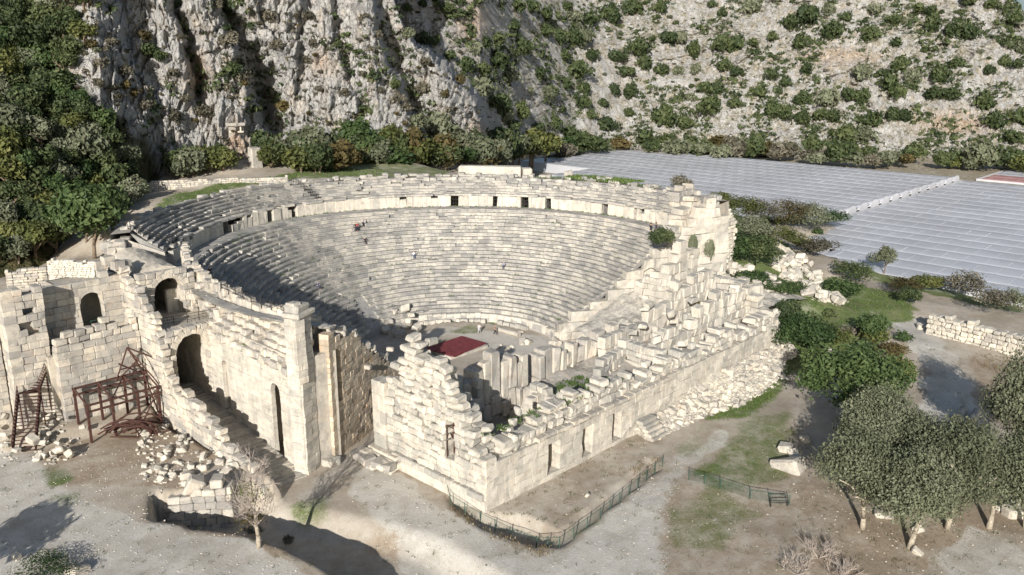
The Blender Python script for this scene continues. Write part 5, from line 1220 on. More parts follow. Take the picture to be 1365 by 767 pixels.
# grass and weeds
def tufts(name, spots, mat, label=None, hgt=(.12, .4), n_per=14, rad=.5):
    rng = np.random.default_rng(len(spots)); mb = MB(); V = []; T = []
    for (x, y, z) in spots:
        for q in range(n_per):
            a = rng.uniform(0, 6.28); rr_ = rad * math.sqrt(rng.random()); px_, py_ = x + rr_ * math.cos(a), y + rr_ * math.sin(a); h = rng.uniform(*hgt); w_ = h * .28; b = rng.uniform(0, 3.14)
            dx, dy = math.cos(b) * w_, math.sin(b) * w_; lx, ly = rng.normal(0, .3, 2) * h
            V += [(px_ - dx, py_ - dy, z - .03), (px_ + dx, py_ + dy, z - .03), (px_ + lx, py_ + ly, z + h)]; T.append(rng.random())
    mb.add(V, np.arange(len(V)).reshape(-1, 3).tolist(), T); return tag(mb.obj(name, M[mat]), kind='stuff')
def spots_in(poly, z0, n, drop=.0):
    P_ = pts(poly, z0); lo = P_.min(0); hi = P_.max(0); X = RNG.uniform(lo[0], hi[0], n * 4); Y = RNG.uniform(lo[1], hi[1], n * 4); k = (sdist(P_, X, Y) > -.3); X = X[k][:n]; Y = Y[k][:n]; Z = ground_z(X, Y)
    return list(zip(X, Y, Z))
sp_ = []
for poly, z0, n in [([(1050, 400), (1110, 380), (1215, 390), (1215, 420), (1180, 430), (1150, 470), (1090, 500), (1040, 470)], 3, 900), ([(940, 560), (985, 530), (1035, 480), (1065, 465), (1060, 500), (1000, 555)], .2, 350), ([(195, 275), (240, 255), (330, 243), (400, 233), (400, 240), (300, 252), (235, 275)], 21.5, 500), ([(48, 628), (75, 622), (95, 640), (70, 645)], 2.3, 90), ([(75, 662), (100, 658), (108, 672), (80, 680)], 2.3, 60), ([(960, 275), (1060, 330), (1110, 380), (1040, 400), (1010, 370), (950, 340)], 7, 500), ([(930, 632), (960, 616), (965, 630), (935, 648)], 0, 60), ([(400, 240), (500, 236), (520, 226), (400, 226)], 21.5, 300), ([(385, 675), (430, 660), (440, 690), (390, 690)], 0, 60)]: sp_ += spots_in(poly, z0, n) if n > 100 else []
tufts('grass', sp_, 'grass', hgt=(.08, .26), rad=.6)
sp_ = sum([spots_in(p_, z_, n_) for p_, z_, n_ in [([(48, 628), (75, 622), (95, 640), (70, 645)], 2.3, 60), ([(75, 662), (100, 658), (108, 672), (80, 680)], 2.3, 40), ([(932, 630), (960, 618), (962, 628), (937, 645)], 0, 60), ([(395, 672), (425, 664), (430, 680), (400, 684)], 0, 40)]], [])
tufts('grass', sp_, 'grass', hgt=(.03, .10), n_per=18, rad=.5)
sp_ = []
for k in range(420):    # weeds in the joints of the seats
    i = random.randrange(NROW); th = R(random.uniform(-20, 120)); p_ = ring_pt(R0 + i * DR + .66, th, ZP + (i + 1) * DZ); sp_.append(p_)
for k in range(150): p_ = ring_pt(41.4 + random.uniform(-.2, .3), R(random.uniform(-20, 100)), 16.45); sp_.append(p_)
for k in range(150): p_ = ring_pt(random.uniform(46.5, 48.5), R(random.uniform(-5, 30)), 21.8); sp_.append(p_)
for k in range(50): sp_.append(ring_pt(random.uniform(15.6, 16.4), R(random.uniform(20, 70)), .05))
for k in range(110): sp_.append((random.uniform(-31, -8), Y0 + random.uniform(.4, 2.2), 8.0))
for k in range(60): sp_.append((random.uniform(-12, -4), random.uniform(-34, -29), 4.9))
for k in range(70): sp_.append((random.uniform(-39.6, -36.5), random.uniform(-15, 4), 12.6))
tufts('weeds', sp_, 'grass', hgt=(.08, .28), n_per=9, rad=.4)
tufts('grass', [ring_pt(random.uniform(47, 51), R(random.uniform(2, 20)), 21.9) for k in range(220)], 'grass', hgt=(.2, .6), n_per=14, rad=.6)
tufts('grass', [(random.uniform(-12, -4), random.uniform(-34.5, -28.5), 4.95) for k in range(140)], 'grass', hgt=(.1, .3), n_per=14, rad=.5)
sp_ = spots_in([(1290, 480), (1350, 470), (1365, 490), (1330, 500)], 1.4, 160) + spots_in([(200, 690), (320, 706), (385, 728), (440, 757), (430, 740), (380, 722), (320, 700), (205, 686)], 2, 180) + spots_in([(640, 700), (715, 730), (745, 730), (720, 740), (640, 708), (600, 680)], 0, 100) + spots_in([(845, 630), (872, 615), (878, 622), (850, 640)], -.5, 60)
tufts('grass', spots_in([(900, 690), (960, 640), (1050, 560), (1060, 600), (1000, 700), (930, 740)], 0, 500) + spots_in([(900, 600), (1030, 500), (1040, 540), (930, 620)], 0, 300), 'grass', hgt=(.03, .12), n_per=12, rad=.7)
tufts('dry_grass', spots_in([(880, 660), (1060, 560), (1100, 660), (1060, 767), (880, 767)], 0, 420) + spots_in([(1080, 680), (1365, 660), (1365, 720), (1240, 760), (1100, 750)], .6, 300), 'drygrass', hgt=(.03, .14), n_per=10, rad=.7)
tufts('dry_grass', sp_, 'drygrass', hgt=(.06, .24), n_per=8)
wd_ = []
for L_, z_, n_ in [([(-20, 610), (50, 602), (75, 650), (330, 715), (470, 767), (-20, 790)], 2.3, 90), ([(455, 645), (490, 618), (605, 690), (720, 740), (760, 735), (905, 610), (880, 790), (560, 790)], 0, 110), ([(880, 655), (1060, 560), (1110, 650), (1080, 790), (870, 790)], 0, 160), ([(1080, 640), (1365, 640), (1365, 767), (1080, 767)], .6, 160), ([(650, 690), (860, 570), (880, 590), (745, 712)], 0, 140), ([(1180, 430), (1280, 480), (1310, 580), (1230, 600)], 1.5, 60)]: wd_ += spots_in(L_, z_, n_)
tufts('weeds', wd_, 'leafyellow', hgt=(.04, .16), n_per=14, rad=.35)
# low scrub that covers the hillside and the ledges of the cliff
def hillscrub(name, n, cond, mat, r0, r1, seed, per=8):
    rng = np.random.default_rng(seed); ok = np.argwhere(cond); ok = ok[rng.choice(len(ok), n)]; V = []; T = []
    P_ = []; N_ = []; S_ = []
    for i, j in ok:
        r_ = rng.uniform(r0, r1); c0 = np.array([VX[i, j], VY[i, j], VZ[i, j]]); tt = rng.uniform(.1, .9)
        for q in range(per):
            d = rng.normal(size=3); d[2] = abs(d[2]); d /= np.linalg.norm(d); P_.append(c0 + d * r_ * rng.uniform(.4, 1) * np.array([1, 1, .7])); N_.append(d); T.append(np.clip(tt + rng.normal(0, .15), 0, 1)); S_.append(r_ * .42)
    V = cards(rng, np.array(P_), np.array(N_), np.array(S_)[:, None], .5); mb = MB(); mb.add(V, np.arange(len(V)).reshape(-1, 4).tolist(), T)
    return tag(mb.obj(name, M[mat]), kind='stuff')
nz1 = fbm(HX * .018, HZ * .06, 0 * HX + 70, 4); nz2 = fbm(HX * .05, HZ * .12, 0 * HX + 80, 3)
onhill = (MF > .7) | (HX > 690); vis = (HVY > -12) & (HVY < 212) & (HVX > 520) & (HVX < 1400) & (VZ > 3)
hillscrub('hillside_scrub', 3400, onhill & vis & (nz1 > .02), 'leaf', .8, 2.4, 1, 12)
hillscrub('hillside_scrub', 4200, onhill & vis & (nz1 + .6 * nz2 > -.15), 'leafolive', .4, 1.2, 2)
hillscrub('hillside_scrub', 2400, onhill & vis & (nz2 > -.05), 'leafgrey', .35, .9, 3)
oncl = (MF < .3) & (HX > 75) & (HX < 655) & (HVY > -12) & (HVY < 235) & (wood < .5)
ledge = cA[3] > .18
hillscrub('cliff_brush', 600, oncl & (nz1 + .7 * nz2 > .1), 'leafgrey', .3, 1.0, 4)
hillscrub('cliff_brush', 520, oncl & ((rel > 4) | (nz1 > .28)), 'leaf', .6, 1.7, 5, 12)
hillscrub('cliff_brush', 260, oncl & (nz2 > .2), 'leafbrown', .3, .8, 6)
# ------------------------------------------------------------------ loose stones
ROCK = []
for k in range(9):
    mb = MB(); h = (random.uniform(.75, 1.2), random.uniform(.6, .9), random.uniform(.5, .75)); mb.block((0, 0, 0), h, ch=.22, jit=.2, tint=random.uniform(.2, 1)); ROCK.append(mb.mesh('fallen_block', M['rubble' if k % 2 else 'greywall']))
def rock(x, y, z, s, label, group, name='fallen_block', cat='block', flat=False):
    o = link(name, random.choice(ROCK), None, (x, y, z)); o.rotation_euler = (random.gauss(0, .15 if flat else .35), random.gauss(0, .15 if flat else .35), random.uniform(0, 6.28)); q = s * random.uniform(.75, 1.3); o.scale = (q, q, q)
    return tag(o, label, cat, group)
def gravel(name, spots, smin, smax, mat='rubble'):
    mb = MB()
    for (x, y, z) in spots: s = random.uniform(smin, smax); mb.block((x, y, z), (s, s * random.uniform(.6, 1), s * random.uniform(.5, .8)), rot=random.uniform(0, 3), ch=s * .3, jit=s * .25)
    return tag(mb.obj(name, M[mat]), kind='stuff')
def slope_z(x, y): return np.interp(y, [-43.6, -42.6, -38.5], [0, .3, 3.4]) * np.interp(x, [-6, 4, 14, 33], [.35, .55, 1, 1.0])
xs = np.arange(-6, 34, .7); ys = np.arange(-43.6, -38.0, .5); A_, B_ = np.meshgrid(xs, ys)
wdt = np.interp(A_, [-6, 0, 12, 33], [.5, .62, 1, 1.05]); Yc = -38.4 + (B_ + 38.4) * wdt
Zf = np.vectorize(lambda a, b: slope_z(a, b))(A_, B_) - .15 + .25 * fbm(A_ * .6, B_ * .6, 0 * A_, 3) - (B_ < -43.3) * .3
mb = MB(); ii = np.arange(A_.size).reshape(A_.shape); mb.add(np.stack([A_, Yc, Zf], -1), np.stack([ii[:-1, :-1], ii[:-1, 1:], ii[1:, 1:], ii[1:, :-1]], -1).reshape(-1, 4).tolist(), RNG.uniform(.2, 1, (A_.shape[0] - 1) * (A_.shape[1] - 1)).tolist())
tag(mb.obj('rubble_slope', M['rubble']), kind='stuff')
def rs(): 
    x = random.uniform(-5.5, 33); b = random.uniform(-43.3, -38.8); w = float(np.interp(x, [-6, 0, 12, 33], [.5, .62, 1, 1.05])); return x, -38.4 + (b + 38.4) * w, float(slope_z(x, b))
for k in range(150): x, y, z = rs(); rock(x, y, z + .1, random.uniform(.25, .6), 'white tumbled block on the rubble slope before the stage building', 'tumbled blocks on the rubble slope')
gravel('rubble', [rs() for k in range(1500)], .08, .26)
def heap(poly, z0, n, s0, s1, label, group, name='fallen_block', extra=0, h=.5, cat='block'):
    sp_ = spots_in(poly, z0, n); 
    for (x, y, z) in sp_: rock(x, y, z + random.uniform(0, h), random.uniform(s0, s1), label, group, name, cat)
    if extra: gravel('rubble', spots_in(poly, z0, extra), .08, .25)
heap([(1032, 342), (1060, 345), (1085, 362), (1112, 380), (1135, 384), (1120, 396), (1085, 396), (1068, 380), (1050, 375), (1035, 360)], 5.5, 95, .5, 1.0, 'white block in the heap of stones behind the stage building', 'heap of white blocks', 'white_block', 300, 1.2)
heap([(970, 375), (1000, 362), (1003, 372), (985, 385)], 7, 16, .5, .9, 'white block lying between ivy bushes beside the collapsed vault', 'white blocks among the ivy', 'white_block', 20)
heap([(185, 580), (225, 560), (290, 560), (340, 600), (330, 625), (300, 640), (255, 650), (190, 640)], 2.4, 75, .2, .55, 'pale block strewn over the yard below the passage wall', 'blocks strewn over the yard', 'fallen_block', 260, .25)
heap([(60, 520), (85, 470), (100, 510), (108, 590), (60, 600), (40, 590)], 4, 60, .22, .6, 'pale block in the heap between the rusty stairs and the frame', 'blocks heaped by the rusty stairs', 'fallen_block', 160, 1.6)
heap([(0, 560), (12, 530), (18, 600), (0, 610)], 3.5, 14, .25, .55, 'pale block left of the rusty staircase', 'blocks left of the rusty stairs', 'fallen_block', 40, 1.0)
heap([(1075, 470), (1110, 462), (1100, 490), (1065, 500)], 2, 9, .5, .9, 'white block on the bank behind the big glossy bush', 'blocks behind the glossy bush')
gravel('pebbles', spots_in([(880, 650), (1060, 590), (1110, 700), (1060, 767), (880, 767)], 0, 90) + spots_in([(640, 700), (860, 570), (900, 590), (745, 720)], 0, 110) + spots_in([(60, 600), (300, 600), (300, 660), (100, 660)], 2.3, 300) + spots_in([(0, 620), (300, 690), (420, 767), (0, 767)], 2.3, 500) + spots_in([(455, 645), (490, 618), (605, 690), (720, 740), (760, 735), (905, 610), (880, 790), (560, 790)], 0, 450) + spots_in([(1060, 640), (1365, 640), (1365, 767), (1060, 767)], .6, 350) + spots_in([(1180, 430), (1280, 480), (1310, 580), (1230, 600)], 1.5, 200) + spots_in([(760, 740), (900, 600), (920, 620), (880, 767)], 0, 90), .03, .085)
for (px, py, s, lb) in [(1048, 600, .9, 'upper pale boulder of the small group beside the olive trees'), (1058, 608, .8, 'middle pale boulder touching the upper one beside the olive trees'), (1050, 624, 1.0, 'lower long pale boulder of the group beside the olive trees'), (1073, 588, 1.0, 'grey boulder in the shade left of the olive trees'),
                        (1172, 688, .5, 'white stone, left of two in line behind the leaning olive trunk'), (1184, 690, .45, 'white stone, right of two in line behind the leaning olive trunk'), (1222, 708, .55, 'white stone leaning on the pale olive trunk'), (1222, 738, .5, 'white stone on the ground right of the leaning olive trunk'),
                        (1352, 688, .8, 'large round white stone under the right olive trees'), (1348, 676, .6, 'grey stone behind the large round white stone'), (1332, 680, .4, 'flat white stone left of the large round white stone'),
                        (783, 662, .35, 'pink white stone alone in the excavated strip before the stage building'), (23, 744, .55, 'single white stone beside the shadow at the lower left'), (105, 763, .8, 'long pale stone at the lower left picture edge'), (1228, 438, .8, 'upright pale stone at the left end of the rubble wall'), (757, 233, .0, '')]:
    if s: x, y, z = on(px, py, .6); rock(x, y, z + .15, s, lb, None, 'boulder' if s > .7 else 'stone', 'stone')
for k, (px, py) in enumerate([(528, 402), (512, 410), (540, 412), (498, 425), (520, 428), (545, 430), (532, 446), (508, 405), (555, 437), (500, 412), (525, 415), (490, 430), (515, 440), (548, 420)]):
    z = np.interp(py, [400, 446], [3.6, .4]); x, y = at(px, py, z); rock(x, y, z, random.uniform(.5, .9), 'tilted block in the broken gap of the lowest seats', 'blocks in the broken gap of the seats')
for k in range(14):
    px, py = random.uniform(690, 790), random.uniform(440, 475); x, y, z = on(px, py, 0); rock(x, y, .25, random.uniform(.35, .7), 'pale block lying on the orchestra floor near the right seats', 'blocks on the orchestra floor')
for k in range(12):
    px, py = random.uniform(655, 690), random.uniform(455, 480); x, y, z = on(px, py, 0); rock(x, y, .1, random.uniform(.2, .4), 'small pale block beside the red platform', 'small blocks beside the red platform', 'small_block')
x, y = at(757, 238, 21.5); rock(x, y, 22.3, 1.0, 'squared white block standing upright on the rim of the auditorium', None, 'standing_block')
# corner of dressed blocks at the pit
mb = MB()
A = np.array(at(234, 699, -1.6)) - HEAD * 1.3; B = np.array(at(318, 694, -1.6)) - HEAD * 1.3
ashlar(mb, tuple(A), tuple(B), 1.8, -2.2, lin([(0, 1.6), (2, 2.6), (4, 3.3), (9, 3.5)]), ch=.09, hc=(.75, 1.0), bl=(1.0, 1.6), out=.08, jit=.06, rag=.2)
ashlar(mb, tuple(np.array(at(200, 695, -1.2)) - HEAD * .4), tuple(A), 1.6, -2.0, lin([(0, 1.0), (4, 1.6), (9, 1.6)]), ch=.2, hc=(.9, 1.2), bl=(1.0, 1.8), out=.12, jit=.12, rag=.2)
mb.erode(.12)
tag(mb.obj('block_wall', M['greywall']), 'corner of dressed stone blocks standing at the dark pit below the yard', 'wall')
x, y, z = on(262, 655, 2.4); rock(x, y, z + .7, 1.5, 'largest pale block lying on top of the block corner at the pit', None, 'boulder')
# rubble wall at the right
mb = MB(); A = np.array(at(1233, 448, 1.6)); B = np.array(at(1400, 490, 1.6))
ashlar(mb, tuple(A), tuple(B), 1.8, 1.0, lin([(0, 4.6), (4, 5.6), (9, 5.2), (16, 4.8), (30, 4.4)]), ch=.14, hc=(.55, .8), bl=(.6, 1.3), out=.12, jit=.1, rag=.45, tb=(.2, 1))
tag(mb.obj('rubble_wall', M['rubble']), 'long wall of rough cream blocks beside the gravel path at the right edge', 'wall')
# walls behind the auditorium
def lowwall(P0, P1, h, th, mat, label, z0=0, rough=.06, hc=(.3, .45), bl=(.4, .9)):
    mb = MB(); ashlar(mb, P0, P1, th, z0, lambda s: z0 + h, ch=.05, hc=hc, bl=bl, out=rough, jit=.04, rag=.15); return tag(mb.obj('stone_wall', M[mat]), label, 'wall')
a, b = at(196, 252, 21.5), at(322, 243, 22); lowwall(tuple(a), tuple(b), 2.0, .7, 'greywall', 'low grey field wall above the left upper seats', 20.8)
a, b = at(322, 243, 22), at(384, 241, 22); lowwall(tuple(a), tuple(b), 1.6, .7, 'cream', 'short paler field wall ending beside the metal stair on the seats', 21.2)
mb = MB(); a, b = at(612, 237, 21), at(695, 238, 21); d_ = (b - a) / np.linalg.norm(b - a); mb.block((*((a + b) / 2), 22.2), (np.linalg.norm(b - a) / 2, 1.4, 1.35), rot=math.atan2(d_[1], d_[0]), ch=.25, jit=.06)
mb.block((*(b + d_ * 1.2), 22.0), (1.0, 1.2, 1.2), rot=math.atan2(d_[1], d_[0]) + .2, ch=.2, jit=.08); mb.block((*((a + b) / 2), 20), (np.linalg.norm(b - a) / 2 + 2, 1.6, 1.0), rot=math.atan2(d_[1], d_[0]))
tag(mb.obj('plastered_wall', M['white']), 'long white plastered wall standing behind the top rim of the auditorium', 'wall')
mb = MB(); a, b = at(66, 374, 18.6), at(128, 374, 18.6); ashlar(mb, tuple(a), tuple(b), .7, 17.6, lin([(0, 21.4), (8, 20.6)]), ch=.05, hc=(.2, .32), bl=(.3, .7), out=.03, jit=.03, rag=.2, tb=(.5, 1)); mb.erode(.15)
tag(mb.obj('plastered_wall', M['white']), 'bright plastered wall behind the arched window of the left ruins', 'wall')
a, b = at(10, 388, 17.5), at(64, 374, 18.4); lowwall(tuple(a), tuple(b), 2.6, .8, 'greywall', 'rough grey wall climbing to the bright plastered wall', 17.4)
# tombs cut in the cliff
def tomb(px, py, w, h, label):
    x, y, z, d = hill_at(px, py); dr = np.array([x, y]) - CAMP[:2]; dr /= np.linalg.norm(dr); rz = math.atan2(dr[1], dr[0]) - math.pi / 2
    t_ = thing('rock_tomb', label, 'tomb', (x + dr[0] * .5, y + dr[1] * .5, z), rz=rz)
    mb = MB(); mb.block((0, 1.6, h / 2 - .5), (w / 2, 2, h / 2 + .5), ch=.5, jit=.5, tint=.2); mb.erode(.4, .8); mb.obj('facade', M['greywall'], t_)
    mb = MB(); mb.block((0, -.55, h * .96), (w * .58, .5, .35), ch=.1, jit=.06, tint=.1); mb.block((0, -.5, h * .70), (w * .45, .25, .18), ch=.05, tint=.8); mb.obj('cornice', M['greywall'], t_)
    for sx in (-1, 0, 1):
        mb = MB(); mb.block((sx * w * .28, -.45, h * .82), (.14, .14, h * .12), ch=.03, jit=.01, tint=.9); mb.obj('pillar', M['cream'], t_)
    mb = MB(); mb.block((w * .12, -.38, h * .45), (w * .18, .06, h * .18), ch=.02, jit=.02); mb.obj('opening', M['iron'], t_)  # dark slab on the front stands in for the shade inside the doorway
tomb(317, 205, 3.4, 6.0, 'rock cut tomb with a carved front and dark doorway in the cliff')
x, y, z = on(341, 222, 23); mb = MB(); mb.block((0, 0, 1.8), (1.2, .8, 2.2), ch=.15, jit=.15, tint=.4); tag(link('stone_pier', mb.mesh('stone_pier', M['greywall']), None, (x, y, z)), 'single grey stone pier among the trees right of the rock tomb', 'pier')
# column drums
COLM = []
def column(x, y, z, L, r, a, label, grp=None):
    n = 14; mb = MB(); ca_, sa_ = math.cos(a), math.sin(a); V = []; ts_ = np.linspace(0, 1, 7)
    for q, t_ in enumerate(ts_):
        rr_ = r * (1 + .06 * random.gauss(0, .5)) * (1.08 if q in (0, 6) else 1)
        for k in range(n): an = 2 * math.pi * k / n; V.append(((t_ - .5) * L * ca_ - rr_ * math.cos(an) * sa_, (t_ - .5) * L * sa_ + rr_ * math.cos(an) * ca_, r + rr_ * math.sin(an)))
    F = [(q * n + k, q * n + (k + 1) % n, (q + 1) * n + (k + 1) % n, (q + 1) * n + k) for q in range(6) for k in range(n)] + [tuple(range(n)), tuple(range(7 * n - 1, 6 * n - 1, -1))]
    mb.add(V, F, .6); return tag(link('column_drum', mb.mesh('column_drum', M['greywall']), None, (x, y, z)), label, 'column', grp)
dv = at(1290, 545, 1.2) - at(1268, 580, 1.2); an = math.atan2(dv[1], dv[0])
for (px, py, L, lb) in [(1280, 556, 4.2, 'left long column shaft lying in the tree shadow beside the path'), (1298, 560, 4.2, 'right long column shaft lying in the tree shadow beside the path'), (1270, 583, 2.2, 'short column stump in front of the left long shaft'), (1290, 586, 2.2, 'short column stump in front of the right long shaft')]:
    x, y, z = on(px, py, 1.2); column(x, y, z - .05, L, .48, an, lb)
for (px, py, L, lb) in [(678, 446, 4.6, 'long fallen column lying along the orchestra edge'), (742, 458, 2.6, 'short fallen column at the right end of the orchestra')]:
    x, y = at(px, py, 0); column(x, y, 0, L, .42, math.atan2(y, x) + math.pi / 2, lb)
# red platform in the orchestra
pl = thing('platform', 'low platform covered with dark red carpet in the orchestra', 'platform', (0.5, 1.5, 0))
mb = MB(); mb.add([(-3.6, 4.4, .62), (4.9, 4.6, .62), (5.2, -1.0, .62), (-2.8, -2.0, .62), (-3.6, 4.4, .50), (4.9, 4.6, .50), (5.2, -1.0, .50), (-2.8, -2.0, .50)], [(3, 2, 1, 0), (4, 5, 6, 7), (0, 1, 5, 4), (1, 2, 6, 5), (2, 3, 7, 6), (3, 0, 4, 7)], .5); part(mb, 'carpet', 'red', pl)
mb = MB(); mb.block((.9, 1.4, .25), (4.0, 3.0, .25), rot=-.02, ch=.02, jit=.02); part(mb, 'base', 'cream', pl)
# ------------------------------------------------------------------ steel: stairs, frame, railings, fences
def railing(P_, h, label, mat='iron', step=1.6, name='railing', rails=3, mesh=False):
    P_ = [Vector(p) for p in P_]; t_ = thing(name, label, 'fence' if mesh else 'railing', tuple(P_[0])); mb = MB(); o0 = P_[0]; n = 0
    for a, b in zip(P_[:-1], P_[1:]):
        for k in range(rails): zz = h * (k + 1) / rails; mb.tube(tuple(a - o0 + Vector((0, 0, zz))), tuple(b - o0 + Vector((0, 0, zz))), .03, 4)
        if not mesh:
            m = max(2, int((b - a).length / .45))
            for q in range(m): c = a + (b - a) * q / m - o0; mb.tube(tuple(c), tuple(c + Vector((0, 0, h))), .016, 3)
    mb.obj('rails', M[mat], t_)
    if mesh:
        mm = MB()
        for a, b in zip(P_[:-1], P_[1:]): A_, B_ = a - o0, b - o0; mm.add([tuple(A_), tuple(B_), tuple(B_ + Vector((0, 0, h))), tuple(A_ + Vector((0, 0, h)))], [(0, 1, 2, 3)], .5)
        mm.obj('wire_mesh', M['mesh'], t_)
    acc = 0; last = None
    for a, b in zip(P_[:-1], P_[1:]):
        m = max(1, round((b - a).length / step))
        for q in range(m): c = a + (b - a) * q / m - o0; pb_ = MB(); pb_.tube((0, 0, -.2), (0, 0, h + .1), .05, 5); pb_.obj('post', M[mat], t_).location = c
    c = P_[-1] - o0; pb_ = MB(); pb_.tube((0, 0, -.2), (0, 0, h + .1), .05, 5); pb_.obj('post', M[mat], t_).location = c
    return t_
t = NT('wire_mesh'); tr = t.n('ShaderNodeBsdfTransparent'); mx = t.n('ShaderNodeMixShader'); mx.inputs[0].default_value = .16; t.b.inputs['Base Color'].default_value = (.03, .08, .06, 1); t.l(tr.outputs[0], mx.inputs[1]); t.l(t.b.outputs[0], mx.inputs[2]); t.l(mx.outputs[0], t.out.inputs[0]); M['mesh'] = t.m
FP = [on(px, py, 0) for px, py in [(594, 652), (600, 672), (640, 700), (680, 716), (715, 729), (746, 730), (800, 691), (850, 650), (883, 622)]]
railing(FP, 1.1, 'green wire mesh fence round the excavated corner of the stage building', 'fence', 2.2, 'mesh_fence', 1, True)
FP = [on(px, py, 0) for px, py in [(918, 640), (960, 652), (1000, 665), (1052, 674)]]
railing(FP, 1.1, 'green wire mesh fence across the brown meadow, left of the olive trees', 'fence', 2.4, 'mesh_fence', 1, True)
x, y, z = on(1038, 676, 0); t_ = thing('barrier', 'small dark metal barrier frame at the right end of the meadow fence', 'barrier', (x, y, z), rz=-.75); mb = MB(); mb.path([(-.9, 0, 0), (-.9, 0, 1.1), (.9, 0, 1.1), (.9, 0, 0)], .06, 5); mb.obj('frame', M['iron'], t_); mb = MB(); mb.tube((-.9, 0, .5), (.9, 0, .5), .04, 5); mb.obj('crossbar', M['iron'], t_)
railing([(-37.6, 3.0, 17.3), (-37.4, -4, 16.8), (-35.8, -12.6, 16.3)], 1.15, 'dark railing along the top of the passage wall, left of the tall pier')
railing([(-44.8, 5.2, 13.5), (-41.6, 4.6, 13.5), (-38.6, 4.4, 13.5)], 1.1, 'dark railing on the terrace between the two vaulted arches')
p_ = [ring_pt(r, R(th), z) for r, th, z in [(42.6, 84.5, 19.0), (45.0, 86, 20.6), (47.4, 87, 22.0)]]
st = railing(p_, 1.1, 'dark metal stair rail climbing the upper seats behind the auditorium'); mb = MB()
p2 = [ring_pt(r, R(th - 2), z) for r, th, z in [(42.6, 84.5, 19.0), (45.0, 86, 20.6), (47.4, 87, 22.0)]]
for k in range(14): q = k / 13; mb.tube(tuple(np.array(p_[0]) * (1 - q) + np.array(p_[2]) * q + np.array((0, 0, .1))), tuple(np.array(p2[0]) * (1 - q) + np.array(p2[2]) * q + np.array((0, 0, .1))), .09, 4)
part(mb, 'treads', 'iron', st)
p_ = [ring_pt(r, R(th), z) for r, th, z in [(46.6, 146, 22.0), (44.5, 144, 20.4), (42.6, 141, 19.0), (42.2, 136.5, 18.9)]]
railing(p_, 1.1, 'dark railing stepping down the left end of the upper seats')
mb = MB(); p_ = ring_pt(41.9, R(135.6), 16.4); mb.block((p_[0], p_[1], 17.6), (.9, .12, 1.25), rot=R(135), ch=.03, jit=.02); tag(mb.obj('metal_gate', M['iron']), 'dark metal gate leaf at the left end of the gallery wall', 'gate')
# rusty staircase
sc = thing('staircase', 'rusty brown steel staircase with two flights climbing to the left ruins', 'staircase', (-60, 6, 2.5))
b0 = np.array([-62.6, 6.2, 2.6]); b1 = np.array([-60.4, 9.0, 8.2]); wv = np.array([2.0, -1.2, 0]); e0 = b1 + wv * .9; e1 = np.array([-55.6, 10.9, 11.6]); wv2 = np.array([-.8, 1.6, 0])
def flight(a, b, w, nst):
    tr_, sg, rl = MB(), MB(), MB()
    for k in range(nst + 1):
        p_ = a + (b - a) * k / nst; tr_.add([tuple(p_), tuple(p_ + w), tuple(p_ + w + (b - a) / nst * .75 * np.array([1, 1, 0])), tuple(p_ + (b - a) / nst * .75 * np.array([1, 1, 0])), tuple(p_ - (0, 0, .06)), tuple(p_ + w - (0, 0, .06))], [(0, 1, 2, 3), (4, 5, 1, 0)], .5)
        for s in (0, 1): rl.tube(tuple(p_ + w * s), tuple(p_ + w * s + (0, 0, 1.05)), .03, 4)
    for s in (0, 1):
        sg.tube(tuple(a + w * s - (0, 0, .1)), tuple(b + w * s - (0, 0, .1)), .13, 4)
        for zz in (.5, 1.05): rl.tube(tuple(a + w * s + (0, 0, zz)), tuple(b + w * s + (0, 0, zz)), .045, 4)
    part(tr_, 'treads', 'rust', sc); part(sg, 'stringers', 'rust', sc); part(rl, 'handrail', 'rust', sc)
flight(b0, b1, wv, 16); flight(e0, e1, wv2, 14)
mb = MB(); mb.add([tuple(b1), tuple(b1 + wv), tuple(b1 + wv + (.6, 1.4, 0)), tuple(b1 + (.6, 1.4, 0))], [(0, 1, 2, 3)], .5); part(mb, 'landing', 'rust', sc)
for q, p_ in enumerate((b1, b1 + wv, (e0 + e1) / 2)): mb = MB(); mb.tube((p_[0], p_[1], 1.5), tuple(p_), .08, 5); part(mb, 'leg', 'rust', sc)
# rusty frame of heavy beams against the blind wall
fr = thing('steel_frame', 'rusty steel frame of heavy posts and beams against the grey yard wall', 'frame', (-51, 4, 2.4))
FX = [-55.2, -52.4, -49.4, -46.9]; FZ = 2.1
for y, zt in ((3.0, 6.9), (6.6, 8.0)):
    for x in FX:
        mb = MB(); mb.box((x - .13, y - .13, FZ - .6), (x + .13, y + .13, zt), .5); part(mb, 'post', 'rust', fr)
    for dz in (0, -.8): mb = MB(); mb.box((FX[0] - .2, y - .1, zt + dz - .12), (FX[-1] + .3, y + .1, zt + dz + .1), .5); part(mb, 'beam', 'rust', fr)
for x in FX: mb = MB(); mb.tube((x, 3.0, 6.95), (x, 6.6, 8.05), .12, 4); part(mb, 'tie', 'rust', fr)
br = [((-50.4, 6.4, 7.6), (-48.7, 6.2, 11.6)), ((-46.9, 6.4, 7.6), (-48.7, 6.2, 11.6)), ((-49.8, 6.3, 9.0), (-47.3, 6.3, 9.0)), ((-48.7, 6.2, 11.6), (-46.7, 3.0, 7.2)), ((-50.4, 6.4, 7.6), (-47.4, 6.3, 9.8)), ((-47.0, 6.4, 7.6), (-49.9, 6.3, 9.8)), ((-49.4, 3, 2.4), (-46.9, 3, 6.6)), ((-52.4, 3.0, 6.8), (-49.4, 6.6, 8)), ((-46.9, 3, 2.4), (-46.9, 6.6, 7.6)), ((-48.7, 6.2, 11.6), (-45.6, 4.2, 9.6))]
for a, b in br: mb = MB(); mb.tube(a, b, .1, 4); part(mb, 'brace', 'rust', fr)
